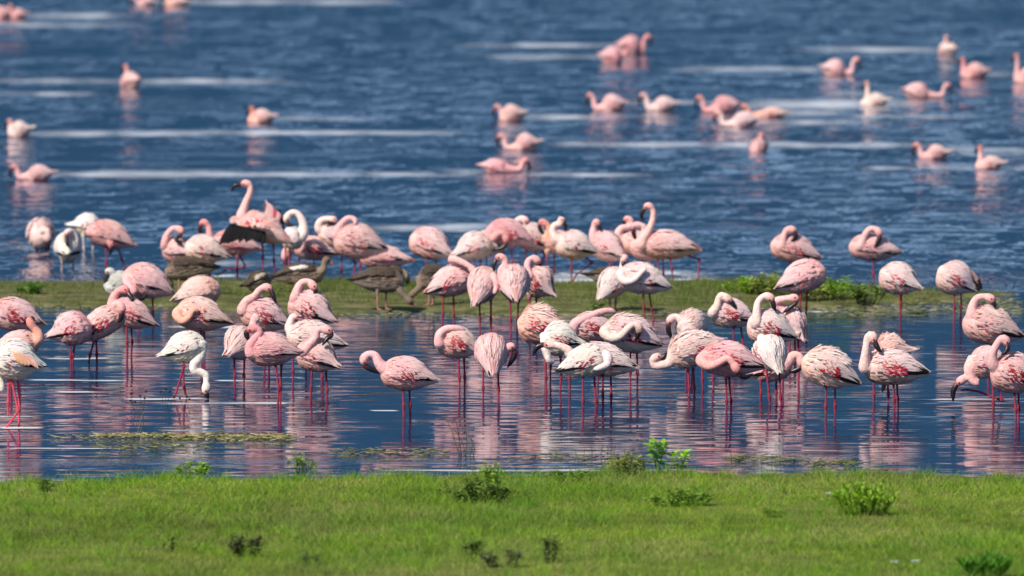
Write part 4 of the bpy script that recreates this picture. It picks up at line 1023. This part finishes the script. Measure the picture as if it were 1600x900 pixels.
herb('weed', 'thin pale sprouts at the waterline left of the big dark bush', 693, 776, 34, 16, 4, 40, 8, (.24, .34, .03))
herb('weed', 'yellowish thin shoots at the foot of the large-leaved plant', 984, 742, 40, 60, 16, 170, 10, YL, scol=(.2, .2, .06))
for i_, (x_, y_, t_) in enumerate(((1398, 888, 'larger white blossom low in the grass near the fresh tuft'), (1430, 888, 'smaller white blossom low in the grass near the fresh tuft'), (1296, 780, 'white blossom cluster beside the large bright bush'))):
    rt = herb('wildflower', t_, x_, y_, 9 if i_ else 12, 10, 3, 8, 6, MD, cat='flower', group='white blossoms on the bank')
    V, F, C = [], [], []
    for k_ in range(16):
        a_ = random.random() * 6.283
        leaf_face(V, F, C, (math.cos(a_) * .012, math.sin(a_) * .012, .03 + random.random() * .015), (math.cos(a_), math.sin(a_), .6), .022, .014, (.75, .75, .72))
    mesh_obj('petals', V, F, M_LEAF, rt, C)

def big_leaf_plant(label, px, py, hpx, stems, nleaf, leaf_px, wpx):
    P = ground(px, py, 0.0); s = px_per_m(P)
    root = tagged(empty('leafy_plant', P), label, 'plant', 'large-leaved plants at the waterline')
    V, F, C = [], [], []; leaf_mesh = None
    h = hpx / s
    for i in range(stems):
        a = random.random() * 6.283
        tip = np.array((math.cos(a) * wpx / s * .4, math.sin(a) * .05, h * random.uniform(.75, 1)))
        stem_tube(V, F, C, (random.uniform(-.02, .02), random.uniform(-.02, .02), -.05), tip, .005, .003, (.12, .22, .03), .01)
        for k in range(nleaf):
            f = .3 + .7 * (k / (nleaf - 1))
            a2 = k * 2.4 + random.random(); el = -.1 + f * 1.0
            if leaf_mesh is None:
                v, f2, c = [], [], []
                leaf_face(v, f2, c, (0, 0, 0), (1, 0, 0), leaf_px / s, leaf_px / s * .42, (.27, .50, .035), .3)
                lo = mesh_obj('leaf', v, f2, M_LEAF, root, c, smooth=False); leaf_mesh = lo.data
            else:
                lo = bpy.data.objects.new('leaf', leaf_mesh); COL.objects.link(lo); lo.parent = root
            lo.location = tip * f
            lo.rotation_euler = (random.uniform(-.4, .4), -math.atan(el) * .9, a2)
            lo.scale = [random.uniform(.7, 1.15)] * 3
    mesh_obj('stems', V, F, M_TWIG, root, C)
big_leaf_plant('tall bright plant with broad pointed leaves standing in the water edge', 1026, 738, 54, 5, 12, 20, 30)
big_leaf_plant('shorter bright plant with broad leaves beside the tall one', 1061, 738, 32, 5, 9, 18, 34)

# reeds bent over the water
def reed_clump(label, px, py, tips, r=.0035, col=(.05, .075, .03), knobs=False, cat='reeds', name='reed_clump', group='reeds and sprigs standing in the pool'):
    P = ground(px, py, 0); s = px_per_m(P)
    root = tagged(empty(name, P), label, cat, group)
    for (bx, mx, my, tx, ty) in tips:
        a = np.array(((bx - px) / s, random.uniform(-.06, .06), -.04)); m = np.array(((mx - px) / s, a[1] * .5, (py - my) / s)); t = np.array(((tx - px) / s, 0, (py - ty) / s))
        path = catmull([a, m, t], .02)
        v, f = sweep(path, np.linspace(r, r * .5, len(path)), 5)
        st = mesh_obj('stem', v, f, M_TWIG, root, [np.array(col) * random.uniform(.8, 1.3)] * len(v))
        if knobs:
            v, f = sweep(np.array([t + (0, 0, d) for d in (-.008, -.003, .004, .009)]), [.003, .008, .008, .002], 6)
            mesh_obj('seed_head', v, f, M_TWIG, st, [(.02, .017, .014)] * len(v))
reed_clump('curved dark green reeds arching over the pool beside the bank', 726, 712, [(720, 708, 680, 696, 650), (722, 716, 676, 712, 656), (728, 728, 676, 714, 660), (732, 738, 690, 724, 672), (736, 742, 700, 733, 682), (730, 722, 690, 708, 668), (724, 716, 700, 722, 690)])
reed_clump('dark seed-headed sprigs in the pool near the white kink-necked feeder', 218, 646, [(212, 208, 632, 205, 615), (216, 220, 630, 219, 619), (220, 226, 628, 228, 612), (214, 210, 640, 204, 626), (218, 214, 638, 211, 628), (222, 224, 640, 226, 622)], .0022, (.06, .055, .04), True)
reed_clump('short thin sprigs with dark heads, right of the taller seed-headed ones', 258, 634, [(256, 254, 624, 251, 612), (258, 259, 622, 259, 608), (260, 263, 624, 265, 612), (262, 268, 628, 272, 620)], .0022, (.06, .055, .04), True)
reed_clump('sparse dark sprigs between the legs of the white kink-necked feeder', 288, 634, [(286, 284, 628, 281, 622), (289, 290, 628, 292, 620), (291, 294, 630, 296, 624)], .0022, (.06, .055, .04), True)
reed_clump('single thin stalk bent over the floating plant debris', 216, 676, [(213, 219, 660, 225, 642), (216, 221, 668, 224, 662)], .003, (.22, .20, .10))
reed_clump('low dark sprouts in the pool under the outstretched-neck flamingo', 930, 712, [(900, 900, 708, 897, 700), (912, 913, 706, 915, 697), (925, 925, 706, 924, 698), (938, 940, 704, 944, 692), (950, 950, 706, 949, 698), (958, 960, 706, 962, 696)], .003, (.05, .07, .025))
reed_clump('sprouts standing in shallow water near the large-leaved plants', 1190, 722, [(1150, 1150, 717, 1148, 710), (1165, 1164, 716, 1162, 708), (1178, 1178, 716, 1180, 706), (1190, 1190, 716, 1188, 709), (1205, 1206, 715, 1208, 708), (1220, 1219, 716, 1218, 710), (1144, 1143, 714, 1140, 704)], .0035, (.06, .10, .02))
reed_clump('thin flowering stems on the narrow tip of the bar', 1560, 466, [(1540, 1541, 455, 1543, 440), (1552, 1550, 452, 1548, 436), (1565, 1568, 456, 1572, 446), (1580, 1580, 458, 1583, 450), (1530, 1528, 458, 1524, 449)], .003, (.12, .11, .06), True)

# leafy clumps on the bar
for (x_, y_, h_, w_, c_, t_) in ((1165, 462, 34, 70, BR, 'bright green leafy clump at the foamy end of the bar thicket'), (1205, 464, 46, 80, YL, 'tall pale leafy clump under the preening flamingo on the bar'),
                                 (1262, 470, 36, 80, YL, 'pale leafy clump behind the head-hidden pink flamingo on the bar'), (1310, 468, 40, 80, BR, 'spiky green clump in the middle of the bar thicket'),
                                 (1352, 472, 34, 70, DK, 'dark twiggy clump at the narrow end of the bar thicket'), (1240, 462, 30, 100, BR, 'low bright clump between the taller clumps of the bar thicket')):
    herb('leafy_clump', t_, x_, y_, h_, w_, 22, 300, 10, c_, z=.03, group='leafy clumps on the bar', depth=1.0, bias=.35)
herb('leafy_clump', 'bright green tuft on the bar before the end-on pale flamingo', 48, 460, 22, 40, 14, 160, 9, (.10, .24, .02), z=.03, group='leafy clumps on the bar', depth=1.0)
herb('leafy_clump', 'small dark broad-leaved weed on the bar below the pale flamingo', 930, 484, 12, 26, 5, 40, 9, DK, z=.03, group='leafy clumps on the bar')

# floating debris
def debris(name, label, spans, n, cols):
    V, F, C = [], [], []
    for i in range(n):
        x0, x1, yc, dy, f = random.choice(spans)
        x = x0 + (x1 - x0) * random.random() ** f; y = yc + random.gauss(0, dy)
        P = ground(x, y, .006 + random.random() * .02)
        a = random.gauss(0, .6) + (math.pi if random.random() < .5 else 0)
        l = random.uniform(.03, .13)
        d = np.array((math.cos(a), math.sin(a), random.gauss(.05, .18)))
        p = np.array(P)
        stem_tube(V, F, C, p - d * l / 2, p + d * l / 2, .0035, .002, random.choice(cols), .012)
    tagged(mesh_obj(name, V, F, M_TWIG, None, C), label, 'debris', kind='stuff')
debris('floating_debris', 'floating raft of dry reed stalks and weed on the pool', [(60, 460, 681, 1.3, .6), (260, 460, 682, 2.6, .8), (150, 300, 679, 1.0, 1)], 420, [(.30, .27, .10), (.20, .20, .06), (.12, .13, .04), (.42, .36, .20)])
debris('floating_weed', 'scattered floating weed near the bank', [(520, 700, 706, 3, 1), (1270, 1335, 722, 2.5, 1), (1140, 1260, 716, 2.5, 1), (150, 330, 697, 2.5, 1), (800, 1000, 712, 4, 1), (950, 1010, 722, 5, 1)], 330, [(.16, .17, .06), (.07, .10, .03), (.26, .24, .12)])
debris('shore_litter', 'pale drift weed along the near edge of the bar', [(-50, 320, 479, 2, 1), (300, 700, 492, 2, 1), (700, 1150, 491, 2, 1), (1200, 1450, 487, 4, 1), (1400, 1600, 470, 4, 1), (1300, 1600, 482, 3, 1)], 900, [(.32, .30, .18), (.20, .20, .09), (.14, .16, .05)])

# ------------------------------------------------------------------ painted pool glints and foamy shore lines
def glint_froth():
    co, tr, cl = [], [], []
    for (yc, x0, x1, hp) in GLINT_FROTH:
        if yc < 420: continue
        nx, ny = max(6, int((x1 - x0) / 12)), 5
        o = len(co); ph = random.random() * 50
        for j in range(ny):
            for i in range(nx):
                f = i / (nx - 1)
                x = x0 + (x1 - x0) * f
                y = yc + (j / (ny - 1) - .5) * 2 * hp + 1.2 * (float(vnoise(x * .02 + ph, 3.0)) - .5)
                P = ground(x, y, .004)
                co.append(tuple(P))
                e = min(1, f * 6, (1 - f) * 6) * (1 - abs(j / (ny - 1) - .5) * 2) * (.55 + .9 * float(vnoise(x * .035 + ph, 9.0)))
                cl.append((e, e, e))
        for j in range(ny - 1):
            for i in range(nx - 1):
                a = o + j * nx + i
                tr += [(a, a + 1, a + nx + 1), (a, a + nx + 1, a + nx)]
    tagged(tri_mesh('glint_froth_lines', co, tr, M_GLINT_FOAM, cl), 'thin white painted glints and foamy shore lines on the water', 'glint_froth', kind='stuff')
glint_froth()
